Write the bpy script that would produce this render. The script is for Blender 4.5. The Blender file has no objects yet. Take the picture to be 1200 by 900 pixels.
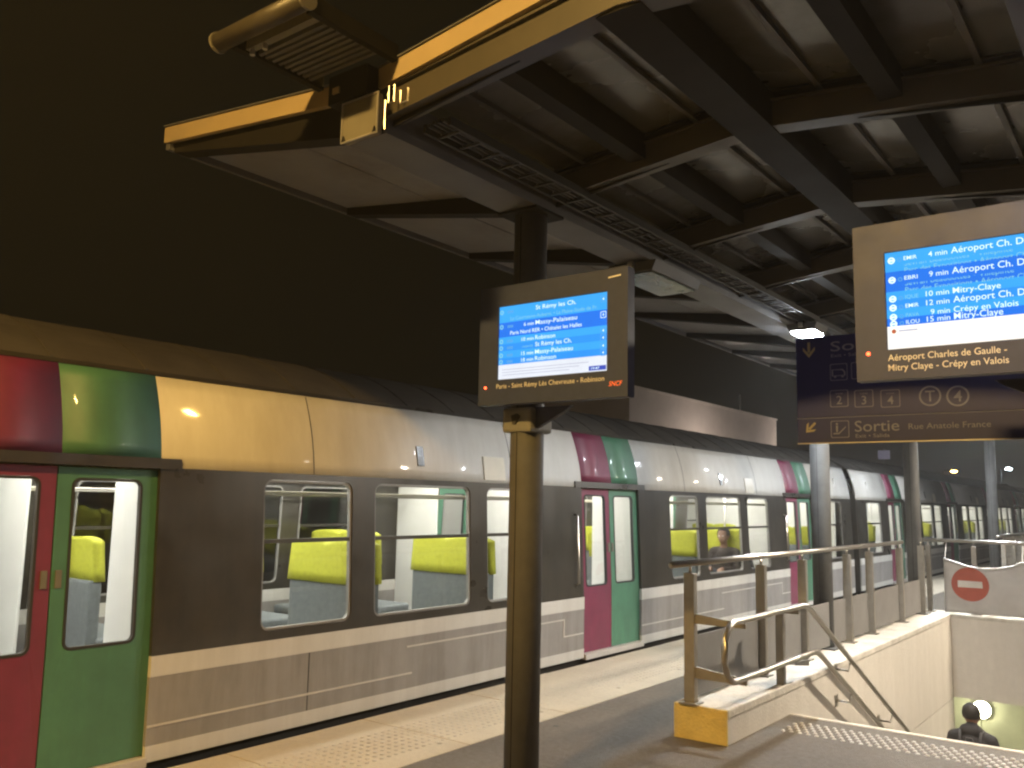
import bpy, bmesh, math, random
from mathutils import Vector, Matrix
random.seed(7)
R = math.radians
SC = bpy.context.scene
COL = SC.collection

# ------------------------------------------------------------------ camera
# fitted from the vanishing points of the track (1384,603) and of the verticals (757,-7200)
PX, PY = 600.0, 450.0
VT, VV = (1384.0, 603.0), (757.0, -7200.0)
FPX = math.sqrt(-((VT[0]-PX)*(VV[0]-PX) + (VT[1]-PY)*(VV[1]-PY)))
EYE = Vector((0, 0, 1.65))
def cray(x, y): return Vector((x-PX, y-PY, FPX)).normalized()
_y = cray(*VT); _z = cray(*VV); _z = (_z - _y*_z.dot(_y)).normalized(); _x = _y.cross(_z)
C2W = Matrix((_x, _y, _z))                       # camera (right, down, forward) -> world
def wray(x, y): return C2W @ cray(x, y)
def on_y(x, y, Y): d = wray(x, y); return EYE + d*(Y/d.y)
def on_x(x, y, X): d = wray(x, y); return EYE + d*(X/d.x)
cd = bpy.data.cameras.new('camera'); cam = bpy.data.objects.new('camera', cd); COL.objects.link(cam)
right, down, fwd = (C2W @ Vector(v) for v in ((1,0,0),(0,1,0),(0,0,1)))
cam.matrix_world = Matrix(((right.x,-down.x,-fwd.x,EYE.x),(right.y,-down.y,-fwd.y,EYE.y),(right.z,-down.z,-fwd.z,EYE.z),(0,0,0,1)))
cd.sensor_width = 36; cd.lens = 36*FPX/1200; cd.clip_start = 0.05; cd.clip_end = 2000
SC.camera = cam

# ------------------------------------------------------------------ sky, moon-dim sun, exposure
W = bpy.data.worlds.new('World'); SC.world = W; W.use_nodes = True
nt = W.node_tree; nt.nodes.clear()
sky = nt.nodes.new('ShaderNodeTexSky'); sky.sky_type = 'NISHITA'; sky.sun_disc = False
sky.sun_elevation = R(2); sky.sun_rotation = R(200)
b1 = nt.nodes.new('ShaderNodeBackground'); b1.inputs[1].default_value = 0.0004
b2 = nt.nodes.new('ShaderNodeBackground'); b2.inputs[0].default_value = (0.0055, 0.0042, 0.0020, 1); b2.inputs[1].default_value = 1.0
ad = nt.nodes.new('ShaderNodeAddShader'); out = nt.nodes.new('ShaderNodeOutputWorld')
nt.links.new(sky.outputs[0], b1.inputs[0]); nt.links.new(b1.outputs[0], ad.inputs[0]); nt.links.new(b2.outputs[0], ad.inputs[1]); nt.links.new(ad.outputs[0], out.inputs[0])
sd = bpy.data.lights.new('sun', 'SUN'); sd.energy = 0.002; sd.angle = R(0.5); sd.color = (1, .95, .88)
sun = bpy.data.objects.new('sun', sd); COL.objects.link(sun); sun.rotation_euler = (R(60), 0, R(20))
SC.view_settings.view_transform = 'Standard'; SC.view_settings.look = 'None'
SC.view_settings.exposure = 0.0; SC.view_settings.gamma = 1.0
SC.cycles.use_denoising = True
SC.cycles.sample_clamp_indirect = 4.0
SC.cycles.max_bounces = 10; SC.cycles.transparent_max_bounces = 24
SC.cycles.filter_width = 2.3

# ------------------------------------------------------------------ materials
MATS = {}
def mat(name, col, rough=.5, metal=0, vary=.12, scale=8, bump=0, bscale=60, spec=.5, coat=0, stain=None, stain_scale=1.5, rvary=.15, streak=False, sp=(.5, .68), amt=1.0, gum=None):
    m = bpy.data.materials.new(name); m.use_nodes = True; n = m.node_tree.nodes; l = m.node_tree.links
    p = n['Principled BSDF']
    p.inputs['Roughness'].default_value = rough; p.inputs['Metallic'].default_value = metal
    p.inputs['Specular IOR Level'].default_value = spec
    if coat: p.inputs['Coat Weight'].default_value = coat; p.inputs['Coat Roughness'].default_value = .06
    tc = n.new('ShaderNodeTexCoord'); no = n.new('ShaderNodeTexNoise'); no.inputs['Scale'].default_value = scale; no.inputs['Detail'].default_value = 6; no.inputs['Roughness'].default_value = .65
    l.new(tc.outputs['Object'], no.inputs['Vector'])
    rp = n.new('ShaderNodeValToRGB'); rp.color_ramp.elements[0].position = .3; rp.color_ramp.elements[1].position = .7
    rp.color_ramp.elements[0].color = tuple(c*(1-vary) for c in col)+(1,); rp.color_ramp.elements[1].color = tuple(min(1, c*(1+vary)) for c in col)+(1,)
    l.new(no.outputs[0], rp.inputs[0]); src = rp.outputs[0]
    if stain:
        n2 = n.new('ShaderNodeTexNoise'); n2.inputs['Scale'].default_value = stain_scale; n2.inputs['Detail'].default_value = 8; n2.inputs['Roughness'].default_value = .7
        if streak:
            mp = n.new('ShaderNodeMapping'); mp.inputs['Scale'].default_value = (5, 5, .45); l.new(tc.outputs['Object'], mp.inputs[0]); l.new(mp.outputs[0], n2.inputs['Vector'])
        else: l.new(tc.outputs['Object'], n2.inputs['Vector'])
        r2 = n.new('ShaderNodeValToRGB'); r2.color_ramp.elements[0].position = sp[0]; r2.color_ramp.elements[1].position = sp[1]; r2.color_ramp.elements[1].color = (amt, amt, amt, 1)
        l.new(n2.outputs[0], r2.inputs[0]); mx = n.new('ShaderNodeMixRGB'); l.new(r2.outputs[0], mx.inputs[0]); l.new(src, mx.inputs[1]); mx.inputs[2].default_value = tuple(stain)+(1,)
        src = mx.outputs[0]
    if gum:
        vo = n.new('ShaderNodeTexVoronoi'); vo.inputs['Scale'].default_value = 2.2; l.new(tc.outputs['Object'], vo.inputs['Vector'])
        lt = n.new('ShaderNodeMath'); lt.operation = 'LESS_THAN'; lt.inputs[1].default_value = .055; l.new(vo.outputs['Distance'], lt.inputs[0])
        mg = n.new('ShaderNodeMixRGB'); l.new(lt.outputs[0], mg.inputs[0]); l.new(src, mg.inputs[1]); mg.inputs[2].default_value = tuple(gum)+(1,); src = mg.outputs[0]
    l.new(src, p.inputs['Base Color'])
    if rvary:
        mr = n.new('ShaderNodeMapRange'); mr.inputs[3].default_value = max(.02, rough-rvary*rough); mr.inputs[4].default_value = min(1, rough+rvary)
        n3 = n.new('ShaderNodeTexNoise'); n3.inputs['Scale'].default_value = scale*.6; n3.inputs['Detail'].default_value = 5; l.new(tc.outputs['Object'], n3.inputs['Vector'])
        l.new(n3.outputs[0], mr.inputs[0]); l.new(mr.outputs[0], p.inputs['Roughness'])
    if bump:
        n4 = n.new('ShaderNodeTexNoise'); n4.inputs['Scale'].default_value = bscale; n4.inputs['Detail'].default_value = 6; l.new(tc.outputs['Object'], n4.inputs['Vector'])
        bp = n.new('ShaderNodeBump'); bp.inputs['Strength'].default_value = bump; bp.inputs['Distance'].default_value = .02; l.new(n4.outputs[0], bp.inputs['Height']); l.new(bp.outputs[0], p.inputs['Normal'])
    MATS[name] = m; return m
def emit(name, col, s, vary=0):
    m = bpy.data.materials.new(name); m.use_nodes = True; n = m.node_tree.nodes; l = m.node_tree.links; n.clear()
    e = n.new('ShaderNodeEmission'); o = n.new('ShaderNodeOutputMaterial'); e.inputs[0].default_value = tuple(col)+(1,); e.inputs[1].default_value = s
    if vary:
        tc = n.new('ShaderNodeTexCoord'); no = n.new('ShaderNodeTexNoise'); no.inputs['Scale'].default_value = 5; l.new(tc.outputs['Object'], no.inputs['Vector'])
        mr = n.new('ShaderNodeMapRange'); mr.inputs[3].default_value = s*(1-vary); mr.inputs[4].default_value = s*(1+vary); l.new(no.outputs[0], mr.inputs[0]); l.new(mr.outputs[0], e.inputs[1])
    l.new(e.outputs[0], o.inputs[0]); MATS[name] = m; return m
def glass(name, tint, refl=1.0, rough=.03, f0=.06):
    m = bpy.data.materials.new(name); m.use_nodes = True; n = m.node_tree.nodes; l = m.node_tree.links; n.clear()
    t = n.new('ShaderNodeBsdfTransparent'); g = n.new('ShaderNodeBsdfGlossy'); o = n.new('ShaderNodeOutputMaterial'); mx = n.new('ShaderNodeMixShader')
    t.inputs[0].default_value = tuple(tint)+(1,); g.inputs['Roughness'].default_value = rough; g.inputs[0].default_value = (refl, refl, refl, 1)
    lw = n.new('ShaderNodeLayerWeight'); lw.inputs[0].default_value = .25
    mr = n.new('ShaderNodeMapRange'); mr.inputs[3].default_value = f0; mr.inputs[4].default_value = .9
    l.new(lw.outputs['Fresnel'], mr.inputs[0]); l.new(mr.outputs[0], mx.inputs[0]); l.new(t.outputs[0], mx.inputs[1]); l.new(g.outputs[0], mx.inputs[2]); l.new(mx.outputs[0], o.inputs[0])
    MATS[name] = m; return m

mat('asphalt', (.10, .082, .062), .55, bump=.6, bscale=90, vary=.22, scale=40, stain=(.15, .125, .095), stain_scale=.9, rvary=.3, sp=(.35, .75), gum=(.05, .045, .04))
mat('edge_concrete', (.50, .44, .34), .7, bump=.25, bscale=60, vary=.07, scale=25, stain=(.36, .31, .24), stain_scale=1.3, sp=(.35, .8), amt=.7, gum=(.24, .21, .17))
mat('stud', (.44, .40, .33), .5, vary=.2)
mat('stud_metal', (.75, .73, .70), .35, metal=.3, vary=.05)
mat('ballast', (.05, .045, .04), .9, bump=1, bscale=12, vary=.5, scale=20)
mat('rail_steel', (.25, .22, .2), .35, metal=1)
mat('wall_concrete', (.66, .61, .54), .75, bump=.15, bscale=40, vary=.04, scale=12, stain=(.52, .47, .40), stain_scale=1.2, streak=True, sp=(.4, .85), amt=.6)
mat('kerb_top', (.62, .58, .51), .75, bump=.3, bscale=30, vary=.15, scale=6, stain=(.42, .38, .32), stain_scale=4)
mat('yellow_paint', (.66, .50, .15), .6, bump=.3, bscale=50, vary=.15, scale=9, stain=(.50, .40, .20), stain_scale=4)
mat('step_stone', (.34, .30, .26), .7, bump=.3, bscale=60, vary=.2, scale=6)
mat('steel', (.62, .58, .52), .28, metal=1, vary=.06, scale=15)
mat('post_steel', (.40, .37, .32), .42, metal=.85, vary=.1, scale=10)
mat('panel_grey', (.22, .21, .20), .45, vary=.1, scale=4)
mat('column_paint', (.088, .088, .088), .62, vary=.18, scale=9, bump=.08, bscale=30, stain=(.12, .115, .105), stain_scale=1.0, streak=True, sp=(.4, .8), amt=.8, spec=.3)
mat('bracket_paint', (.20, .20, .19), .5, vary=.1)
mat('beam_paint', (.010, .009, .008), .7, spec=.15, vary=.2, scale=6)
mat('trim_beige', (.34, .26, .14), .5, vary=.1, scale=4, stain=(.24, .19, .12), stain_scale=2)
mat('gutter_grey', (.085, .085, .09), .5, vary=.15, scale=4)
mat('roof_sheet', (.095, .098, .095), .12, vary=.25, scale=2, rvary=.3, spec=.6, stain=(.06, .06, .055), stain_scale=2.5)
mat('bar_alu', (.50, .48, .45), .35, metal=.7, vary=.1)
mat('plate_grey', (.14, .13, .10), .5, vary=.12)
mat('cable', (.03, .03, .03), .6)
mat('tray_zinc', (.022, .022, .021), .6, metal=.0)
mat('soffit_panel', (.20, .205, .22), .28, vary=.12, scale=2, rvary=.2, stain=(.13, .125, .12), stain_scale=1.5)
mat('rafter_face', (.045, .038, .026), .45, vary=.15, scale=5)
mat('bezel', (.034, .045, .100), .5, vary=.12, scale=20)
mat('screen_dark', (.01, .01, .012), .2)
mat('print_cream', (.80, .78, .74), .6, vary=.03)
mat('sign_blue', (.012, .022, .15), .4, vary=.1, scale=5)
mat('sign_white', (.20, .23, .40), .5, vary=.03)
mat('sign_yellow', (.32, .30, .24), .5, vary=.03)
mat('train_white', (.56, .54, .50), .42, vary=.05, scale=2, coat=.25, stain=(.40, .37, .32), stain_scale=1.1, rvary=.2, streak=True, sp=(.4, .8), amt=.6)
mat('train_grey', (.26, .245, .235), .45, vary=.1, scale=4, coat=.1, stain=(.15, .135, .12), stain_scale=1.1, rvary=.2, streak=True, sp=(.38, .75), amt=.8)
mat('train_dark', (.030, .026, .020), .22, vary=.25, scale=5, rvary=.3, coat=.2, stain=(.048, .041, .032), stain_scale=1.2, streak=True, sp=(.4, .8), amt=.9)
mat('train_roof', (.055, .048, .040), .6, vary=.25, scale=3)
mat('train_line', (.50, .47, .43), .4, vary=.05)
mat('door_purple', (.17, .018, .055), .48, vary=.18, scale=4, coat=.1, stain=(.12, .03, .05), stain_scale=1.2, streak=True, sp=(.35, .8), amt=.8)
mat('door_teal', (.058, .175, .105), .48, vary=.18, scale=4, coat=.1, stain=(.05, .125, .08), stain_scale=1.2, streak=True, sp=(.35, .8), amt=.8)
mat('door_cream', (.60, .55, .45), .35, vary=.05)
mat('rubber', (.02, .02, .02), .7)
mat('under', (.02, .019, .018), .8, bump=.5, bscale=10)
mat('int_white', (.74, .73, .70), .45, vary=.05, scale=3)
mat('int_floor', (.10, .10, .105), .5)
mat('seat_lime', (.42, .43, .035), .75, vary=.12, scale=30, bump=.15, bscale=200)
mat('seat_grey', (.13, .145, .15), .7, vary=.15, scale=20)
mat('banner', (.68, .64, .60), .6, vary=.08, scale=5, bump=.1, bscale=15)
mat('sign_red', (.38, .085, .055), .5, vary=.1)
mat('tile_green', (.62, .62, .47), .35, vary=.1, scale=3)
mat('underpass_floor', (.20, .19, .17), .6, vary=.15)
mat('lamp_housing', (.09, .09, .09), .45, metal=.3)
mat('unlit_lens', (.10, .125, .115), .1, vary=.2)
mat('building', (.58, .52, .47), .8, vary=.1, scale=1, bump=.1, bscale=10)
mat('jacket_dark', (.022, .020, .022), .7, vary=.3, scale=15, bump=.2, bscale=40)
mat('jacket_brown', (.035, .025, .022), .75, vary=.2, scale=15)
mat('jacket_grey', (.03, .032, .04), .75, vary=.2, scale=15)
mat('trousers', (.025, .028, .04), .8)
mat('skin', (.26, .15, .105), .5, vary=.08, scale=15)
mat('hair', (.015, .011, .009), .6, bump=.4, bscale=120)
mat('shoe', (.02, .018, .016), .5)
mat('bag', (.03, .028, .03), .6, vary=.2)
mat('strap_pale', (.07, .07, .075), .5)
emit('em_lamp', (1.0, .87, .69), 800)
emit('em_fill_dim', (1.0, .90, .80), 130)
emit('em_building_fill', (1.0, .84, .74), 330)
emit('em_lamp_cool', (.86, .93, 1.0), 650)
emit('em_sodium', (1.0, .60, .165), 2500)
emit('em_far_orange', (1.0, .55, .14), 60)
emit('em_far_white', (.80, .92, 1.0), 60)
emit('em_under', (1.0, .98, .66), 60)
emit('em_train', (1.0, .97, .90), 28)
emit('em_red', (1.0, .10, .03), 7)
emit('em_red_logo', (1.0, .16, .03), 1.6)
emit('em_row_light', (.055, .40, .92), 1.15, .1)
emit('em_row_mid', (.04, .31, .90), 1.15, .1)
emit('em_row_dark', (.03, .20, .85), 1.1, .1)
emit('em_text', (.80, 1.0, 1.0), 1.3)
emit('em_text_dim', (.32, .82, 1.0), .85)
emit('em_text_faint', (.16, .50, .95), .9)
emit('em_white', (.88, .92, 1.0), 1.0, .08)
emit('em_white_warm', (1.0, .97, .90), 1.2, .08)
emit('em_greytext', (.62, .63, .78), .9)
emit('em_clock', (.08, .12, .62), .9)
emit('em_print', (1.0, .86, .58), .42)
emit('em_box', (.10, .34, .85), 1.0)
glass('window_glass', (.86, .88, .86), rough=.02)
glass('pane_glass', (.86, .87, .84), rough=.04)

# ------------------------------------------------------------------ mesh helpers
def obj(name, bm, m, parent=None, smooth=False, loc=None):
    if isinstance(bm, bpy.types.Mesh): me = bm
    else:
        me = bpy.data.meshes.new(name); bm.to_mesh(me); bm.free()
        ms = m if isinstance(m, (list, tuple)) else [m]
        for k in ms: me.materials.append(MATS[k])
        if smooth:
            for p in me.polygons: p.use_smooth = True
    o = bpy.data.objects.new(name, me); COL.objects.link(o)
    if parent is not None: o.parent = parent
    if loc is not None: o.location = loc
    return o
def empty(name, loc=(0,0,0), rz=0):
    o = bpy.data.objects.new(name, None); COL.objects.link(o); o.location = loc; o.rotation_euler = (0,0,rz); o.empty_display_size = .2
    return o
def tag(o, label=None, cat=None, group=None, kind=None):
    if label: o['label'] = label
    if cat: o['category'] = cat
    if group: o['group'] = group
    if kind: o['kind'] = kind
    return o
def box(bm, x0, x1, y0, y1, z0, z1, bev=0):
    x0, x1 = min(x0,x1), max(x0,x1); y0, y1 = min(y0,y1), max(y0,y1); z0, z1 = min(z0,z1), max(z0,z1)
    vs = [bm.verts.new(v) for v in ((x0,y0,z0),(x1,y0,z0),(x1,y1,z0),(x0,y1,z0),(x0,y0,z1),(x1,y0,z1),(x1,y1,z1),(x0,y1,z1))]
    fs = [bm.faces.new([vs[i] for i in f]) for f in ((3,2,1,0),(4,5,6,7),(0,1,5,4),(1,2,6,5),(2,3,7,6),(3,0,4,7))]
    if bev:
        es = list({e for f in fs for e in f.edges})
        bmesh.ops.bevel(bm, geom=es, offset=bev, segments=2, affect='EDGES', profile=.6)
    return bm
def bx(*a, **k): return box(bmesh.new(), *a, **k)
def ring(bm, c, t, r, n, up=None):
    t = t.normalized(); a = Vector((0,0,1)) if abs(t.z) < .9 else Vector((1,0,0))
    u = t.cross(a).normalized(); v = u.cross(t)
    return [bm.verts.new(c + u*math.cos(2*math.pi*i/n)*r + v*math.sin(2*math.pi*i/n)*r) for i in range(n)]
def tube(bm, pts, r, n=10, caps=True):
    pts = [Vector(p) for p in pts]; rs = r if isinstance(r, (list, tuple)) else [r]*len(pts); prev = None; first = None
    for i, p in enumerate(pts):
        t = (pts[min(i+1, len(pts)-1)] - pts[max(i-1, 0)])
        rg = ring(bm, p, t, rs[i], n)
        if prev:
            for k in range(n): bm.faces.new((prev[k], prev[(k+1)%n], rg[(k+1)%n], rg[k]))
        else: first = rg
        prev = rg
    if caps: bm.faces.new(first[::-1]); bm.faces.new(prev)
    return bm
def tb(*a, **k): return tube(bmesh.new(), *a, **k)
def prism(bm, poly, axis, a, b):
    """extrude a 2-D polygon along an axis: axis 'y' -> poly is (x,z); 'x' -> (y,z); 'z' -> (x,y)"""
    f = {'y': lambda p, t: (p[0], t, p[1]), 'x': lambda p, t: (t, p[0], p[1]), 'z': lambda p, t: (p[0], p[1], t)}[axis]
    A = [bm.verts.new(f(p, a)) for p in poly]; B = [bm.verts.new(f(p, b)) for p in poly]; n = len(poly)
    bm.faces.new(A); bm.faces.new(B[::-1])
    for i in range(n): bm.faces.new((A[i], B[i], B[(i+1)%n], A[(i+1)%n]))
    bmesh.ops.recalc_face_normals(bm, faces=bm.faces)
    return bm
def domes(pts, r, h, n=7):
    V, F = [], []
    for (x, y, z) in pts:
        b = len(V)
        for (rr, hh) in ((r, 0), (r*.72, h*.75)):
            for i in range(n): a = 2*math.pi*i/n; V.append((x+rr*math.cos(a), y+rr*math.sin(a), z+hh))
        V.append((x, y, z+h))
        for i in range(n):
            j = (i+1) % n; F.append((b+i, b+j, b+n+j, b+n+i)); F.append((b+n+i, b+n+j, b+2*n))
    me = bpy.data.meshes.new('studs'); me.from_pydata(V, [], F); return me
def text(s, m, x, z, y, h, width=None, align='l', parent=None, name='lettering', zclip=None, xclip=None, shear=0, bold=.002):
    """flat lettering facing -Y; x,z = left (or centre/right) end of the baseline, h = cap height"""
    cu = bpy.data.curves.new('t', 'FONT'); cu.body = s; cu.size = 1; cu.resolution_u = 3; cu.shear = shear; cu.offset = bold
    o = bpy.data.objects.new('t', cu); COL.objects.link(o)
    me = bpy.data.meshes.new_from_object(o.evaluated_get(bpy.context.evaluated_depsgraph_get()))
    bpy.data.objects.remove(o); bpy.data.curves.remove(cu)
    if not me.vertices: return None
    xs = [v.co.x for v in me.vertices]; x0, w = min(xs), max(xs)-min(xs)
    sy = h/.70; sx = sy if width is None else width/w
    off = {'l': 0, 'c': -w*sx/2, 'r': -w*sx}[align]
    for v in me.vertices: v.co = Vector((x+off+(v.co.x-x0)*sx, y, z+v.co.y*sy))
    bm = bmesh.new(); bm.from_mesh(me); bpy.data.meshes.remove(me)
    def cut(co, no):
        bmesh.ops.bisect_plane(bm, geom=list(bm.verts)+list(bm.edges)+list(bm.faces), plane_co=co, plane_no=no, clear_outer=True)
    if zclip: cut((0,0,zclip[1]), (0,0,1)); cut((0,0,zclip[0]), (0,0,-1))
    if xclip is not None: cut((xclip,0,0), (1,0,0))
    return obj(name, bm, m, parent)
def rrect(cx, cy, w, h, r, k=5):
    pts = []
    for (sx, sy, a0) in ((1,1,0),(-1,1,90),(-1,-1,180),(1,-1,270)):
        for i in range(k+1):
            a = R(a0+90*i/k); pts.append((cx+sx*(w/2-r)+r*math.cos(a), cy+sy*(h/2-r)+r*math.sin(a)))
    return pts
def outline(pts2, t, y, d=.004):
    """closed stroke of width t along polygon (x,z), facing -Y"""
    bm = bmesh.new(); n = len(pts2); cx = sum(p[0] for p in pts2)/n; cz = sum(p[1] for p in pts2)/n
    def ins(p): v = Vector((p[0]-cx, p[1]-cz)); L = v.length; v *= (L-t*1.2)/L; return (cx+v.x, cz+v.y)
    A = [bm.verts.new((p[0], y, p[1])) for p in pts2]; B = [bm.verts.new((ins(p)[0], y, ins(p)[1])) for p in pts2]
    for i in range(n): j = (i+1)%n; bm.faces.new((A[i], A[j], B[j], B[i]))
    return bm
def circle(cx, cz, r, n=28): return [(cx+r*math.cos(2*math.pi*i/n), cz+r*math.sin(2*math.pi*i/n)) for i in range(n)]
def flat(polys, y):
    bm = bmesh.new()
    for pl in polys: bm.faces.new([bm.verts.new((p[0], y, p[1])) for p in pl])
    return bm

# ------------------------------------------------------------------ ground, platform
def quad_sheet(rects, z):
    bm = bmesh.new()
    for (x0,x1,y0,y1) in rects: bm.faces.new([bm.verts.new(v) for v in ((x0,y0,z),(x1,y0,z),(x1,y1,z),(x0,y1,z))])
    return bm
XE = -5.0          # platform edge on the train side
XS0, XS1 = -2.60, -0.60   # stairwell
YS0, YS1 = 7.20, 13.40
bm = quad_sheet([(-600,XE+.06,-300,900),(2.2,600,-300,900),(XE+.06,2.2,-300,-30),(XE+.06,2.2,70,900)], -1.10)
tag(obj('ground', bm, 'ballast'), kind='structure')
bm = bmesh.new()
ybig0, ybig1 = -30, 70
for r in ((-3.95,XS0,ybig0,ybig1),(XS1,2.2,ybig0,ybig1),(XS0,XS1,ybig0,YS0),(XS0,XS1,YS1+.4,ybig1)):
    x0,x1,y0,y1 = r; ny = 1
    bm.faces.new([bm.verts.new(v) for v in ((x0,y0,0),(x1,y0,0),(x1,y1,0),(x0,y1,0))])
for (a,b) in (((XE+.06,ybig0),(XE+.06,ybig1)),((2.2,ybig1),(2.2,ybig0)),((2.2,ybig0),(XE+.06,ybig0)),((XE+.06,ybig1),(2.2,ybig1))):
    bm.faces.new([bm.verts.new(v) for v in ((*a,-1.1),(*b,-1.1),(*b,-.16),(*a,-.16))])
plat = tag(obj('platform', bm, 'asphalt'), kind='structure')
# light concrete slabs along the edge, each 1.2 m long
sl = bx(XE, -3.955, 0, 1.194, -.16, .003, bev=.006)
slab0 = obj('edge_slab', sl, 'edge_concrete', plat)
y = -9.6; first = True
while y < 55:
    o = slab0 if first else obj('edge_slab', slab0.data, None, plat)
    o.location = (0, y, random.uniform(-.002, .002)); first = False; y += 1.2
pts = []
yy = 0.6
while yy < 20:
    for k in range(8): pts.append((-4.62+.065*k, yy, .002))
    yy += .065
me = domes(pts, .017, .006, 6); me.materials.append(MATS['stud'])
tag(obj('tactile_studs', me, None, plat), kind='stuff')
# bright metal warning studs before the stairs
pts = []
for k in range(6):
    for i in range(32): pts.append((-2.46+.062*i+(.031 if k % 2 else 0), 6.64+.062*k, 0))
me = domes(pts, .0165, .008, 8); me.materials.append(MATS['stud_metal'])
tag(obj('warning_studs', me, None, plat), kind='stuff')
# track below the train
for x, lb in ((-7.25, 'steel running rail under the side of the train away from the platform'), (-5.8, 'steel running rail below the platform edge under the train')):
    tag(obj('rail', prism(bmesh.new(), [(x-.07,-1.05),(x+.07,-1.05),(x+.03,-1.0),(x+.035,-.92),(x-.035,-.92),(x-.03,-1.0)], 'y', -30, 120), 'rail_steel'), lb, 'rail', 'rails under the train')

# ------------------------------------------------------------------ stairwell
stw = empty('stairwell_wall', (-2.8, 6, 0))
tag(stw, 'pale concrete parapet wall with yellow painted end on the train side of the stairs', 'wall')
KX0 = -3.0; KZ = .24
def child(name, bm, m, par, **k):
    o = obj(name, bm, m, par, **k); o.matrix_parent_inverse = par.matrix_basis.inverted(); return o
child('coping', bx(KX0, XS0+.01, 5.95, YS1+.40, .175, KZ, bev=.012), 'kerb_top', stw)
child('kerb_body', bx(KX0+.006, XS0, 5.955, YS0+.0, -.02, .175), 'wall_concrete', stw)
child('upper_panel', bx(KX0+.006, XS0, YS0+.0, YS1, -.855, .175), 'wall_concrete', stw)
child('lower_panel', bx(KX0+.006, XS0-.004, YS0-.5, YS1, -3.2, -.865), 'wall_concrete', stw)
child('painted_end', bx(KX0+.002, XS0+.006, 5.935, 5.954, -.0, KZ-.004, bev=.004), 'yellow_paint', stw)
fw = empty('end_wall', (-1.6, YS1, 0))
tag(fw, 'beige concrete beam wall under the no entry banner at the foot of the stairs', 'wall')
child('beam', bx(XS0-.4, XS1+.4, YS1, YS1+.40, -.85, KZ-.05), 'wall_concrete', fw)
child('coping', bx(XS0+.012, XS1+.4, YS1-.008, YS1+.40, KZ-.05, KZ-.003, bev=.01), 'kerb_top', fw)
rw = empty('stairwell_wall', (-.4, 6, 0))
tag(rw, 'pale concrete parapet wall on the far side of the stairs from the train', 'wall')
child('coping', bx(XS1-.01, XS1+.4, 5.95, YS1-.01, .175, KZ, bev=.012), 'kerb_top', rw)
child('wall_body', bx(XS1, XS1+.39, 5.955, YS1, -3.2, .175), 'wall_concrete', rw)
st = empty('staircase', (XS0, YS0, 0)); tag(st, 'stone steps going down between the concrete walls', 'stairs')
NST = 19; RI = .165; TR = .325
for i in range(NST):
    z = -RI*(i+1); y0 = YS0+TR*i
    s = child('step', bx(XS0+.003, XS1-.003, y0, y0+TR+ (0 if i < NST-1 else .2), z-.4, z), 'step_stone', st)
    child('nosing', bx(XS0+.01, XS1-.01, y0+TR-.045, y0+TR-.002, z, z+.003), 'stud_metal', s) if i < NST-1 else None
child('top_nosing', bx(XS0+.003, XS1-.003, YS0-.05, YS0+.008, -.12, .005, bev=.003), 'kerb_top', st)
child('top_riser', bx(XS0+.003, XS1-.003, YS0+.010, YS0+.03, -.17, -.002), 'step_stone', st)
# underpass
ZU = -RI*NST
up = tag(obj('underpass', bx(-8, 5, YS1-.3, 18.0, ZU-.2, ZU-.002), 'underpass_floor'), kind='structure')
obj('ceiling', bx(-8, 5, YS1+.41, 18.0, -.80, -.65), 'int_white', up)
# back wall of tall cladding panels
for i in range(18):
    x0 = -8+.72*i
    obj('wall_panel', bx(x0, x0+.712, 17.40, 17.45, ZU, -.81, bev=.006), 'tile_green', up)
obj('side_wall', bx(-8.1, -8, YS1, 17.5, ZU, -.8), 'tile_green', up); obj('side_wall', bx(5, 5.1, YS1, 17.5, ZU, -.8), 'tile_green', up)
obj('front_wall', bx(-8, XS0-.41, YS1+.0, YS1+.40, ZU, -.8), 'wall_concrete', up); obj('front_wall', bx(XS1+.4, 5, YS1+.0, YS1+.40, ZU, -.8), 'wall_concrete', up)
p = on_y(1150, 832, 17.3)
ul = empty('wall_lamp', (p.x, 17.39, p.z)); tag(ul, 'glowing round underpass lamp on the pale green panelled wall', 'lamp')
bm = bmesh.new(); bmesh.ops.create_uvsphere(bm, u_segments=18, v_segments=10, radius=.14, matrix=Matrix.Translation((p.x,17.33,p.z)) @ Matrix.Diagonal((1,.45,1,1)))
child('globe', bm, 'em_under', ul, smooth=True)
child('base_ring', tb([(p.x,17.34,p.z),(p.x,17.39,p.z)], .15, 18), 'lamp_housing', ul)
for xx in (-4.6, -.9):
    ul2 = empty('ceiling_lamp', (xx, 15.2, -.82)); tag(ul2, 'flat underpass ceiling lamp ' + ('under the train side of the platform' if xx < -2 else 'just past the foot of the stairs'), 'lamp')
    child('diffuser', bx(xx-.5, xx+.5, 15.1, 15.3, -.87, -.83), 'em_under', ul2); child('housing', bx(xx-.52, xx+.52, 15.08, 15.32, -.829, -.803), 'lamp_housing', ul2)

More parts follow.
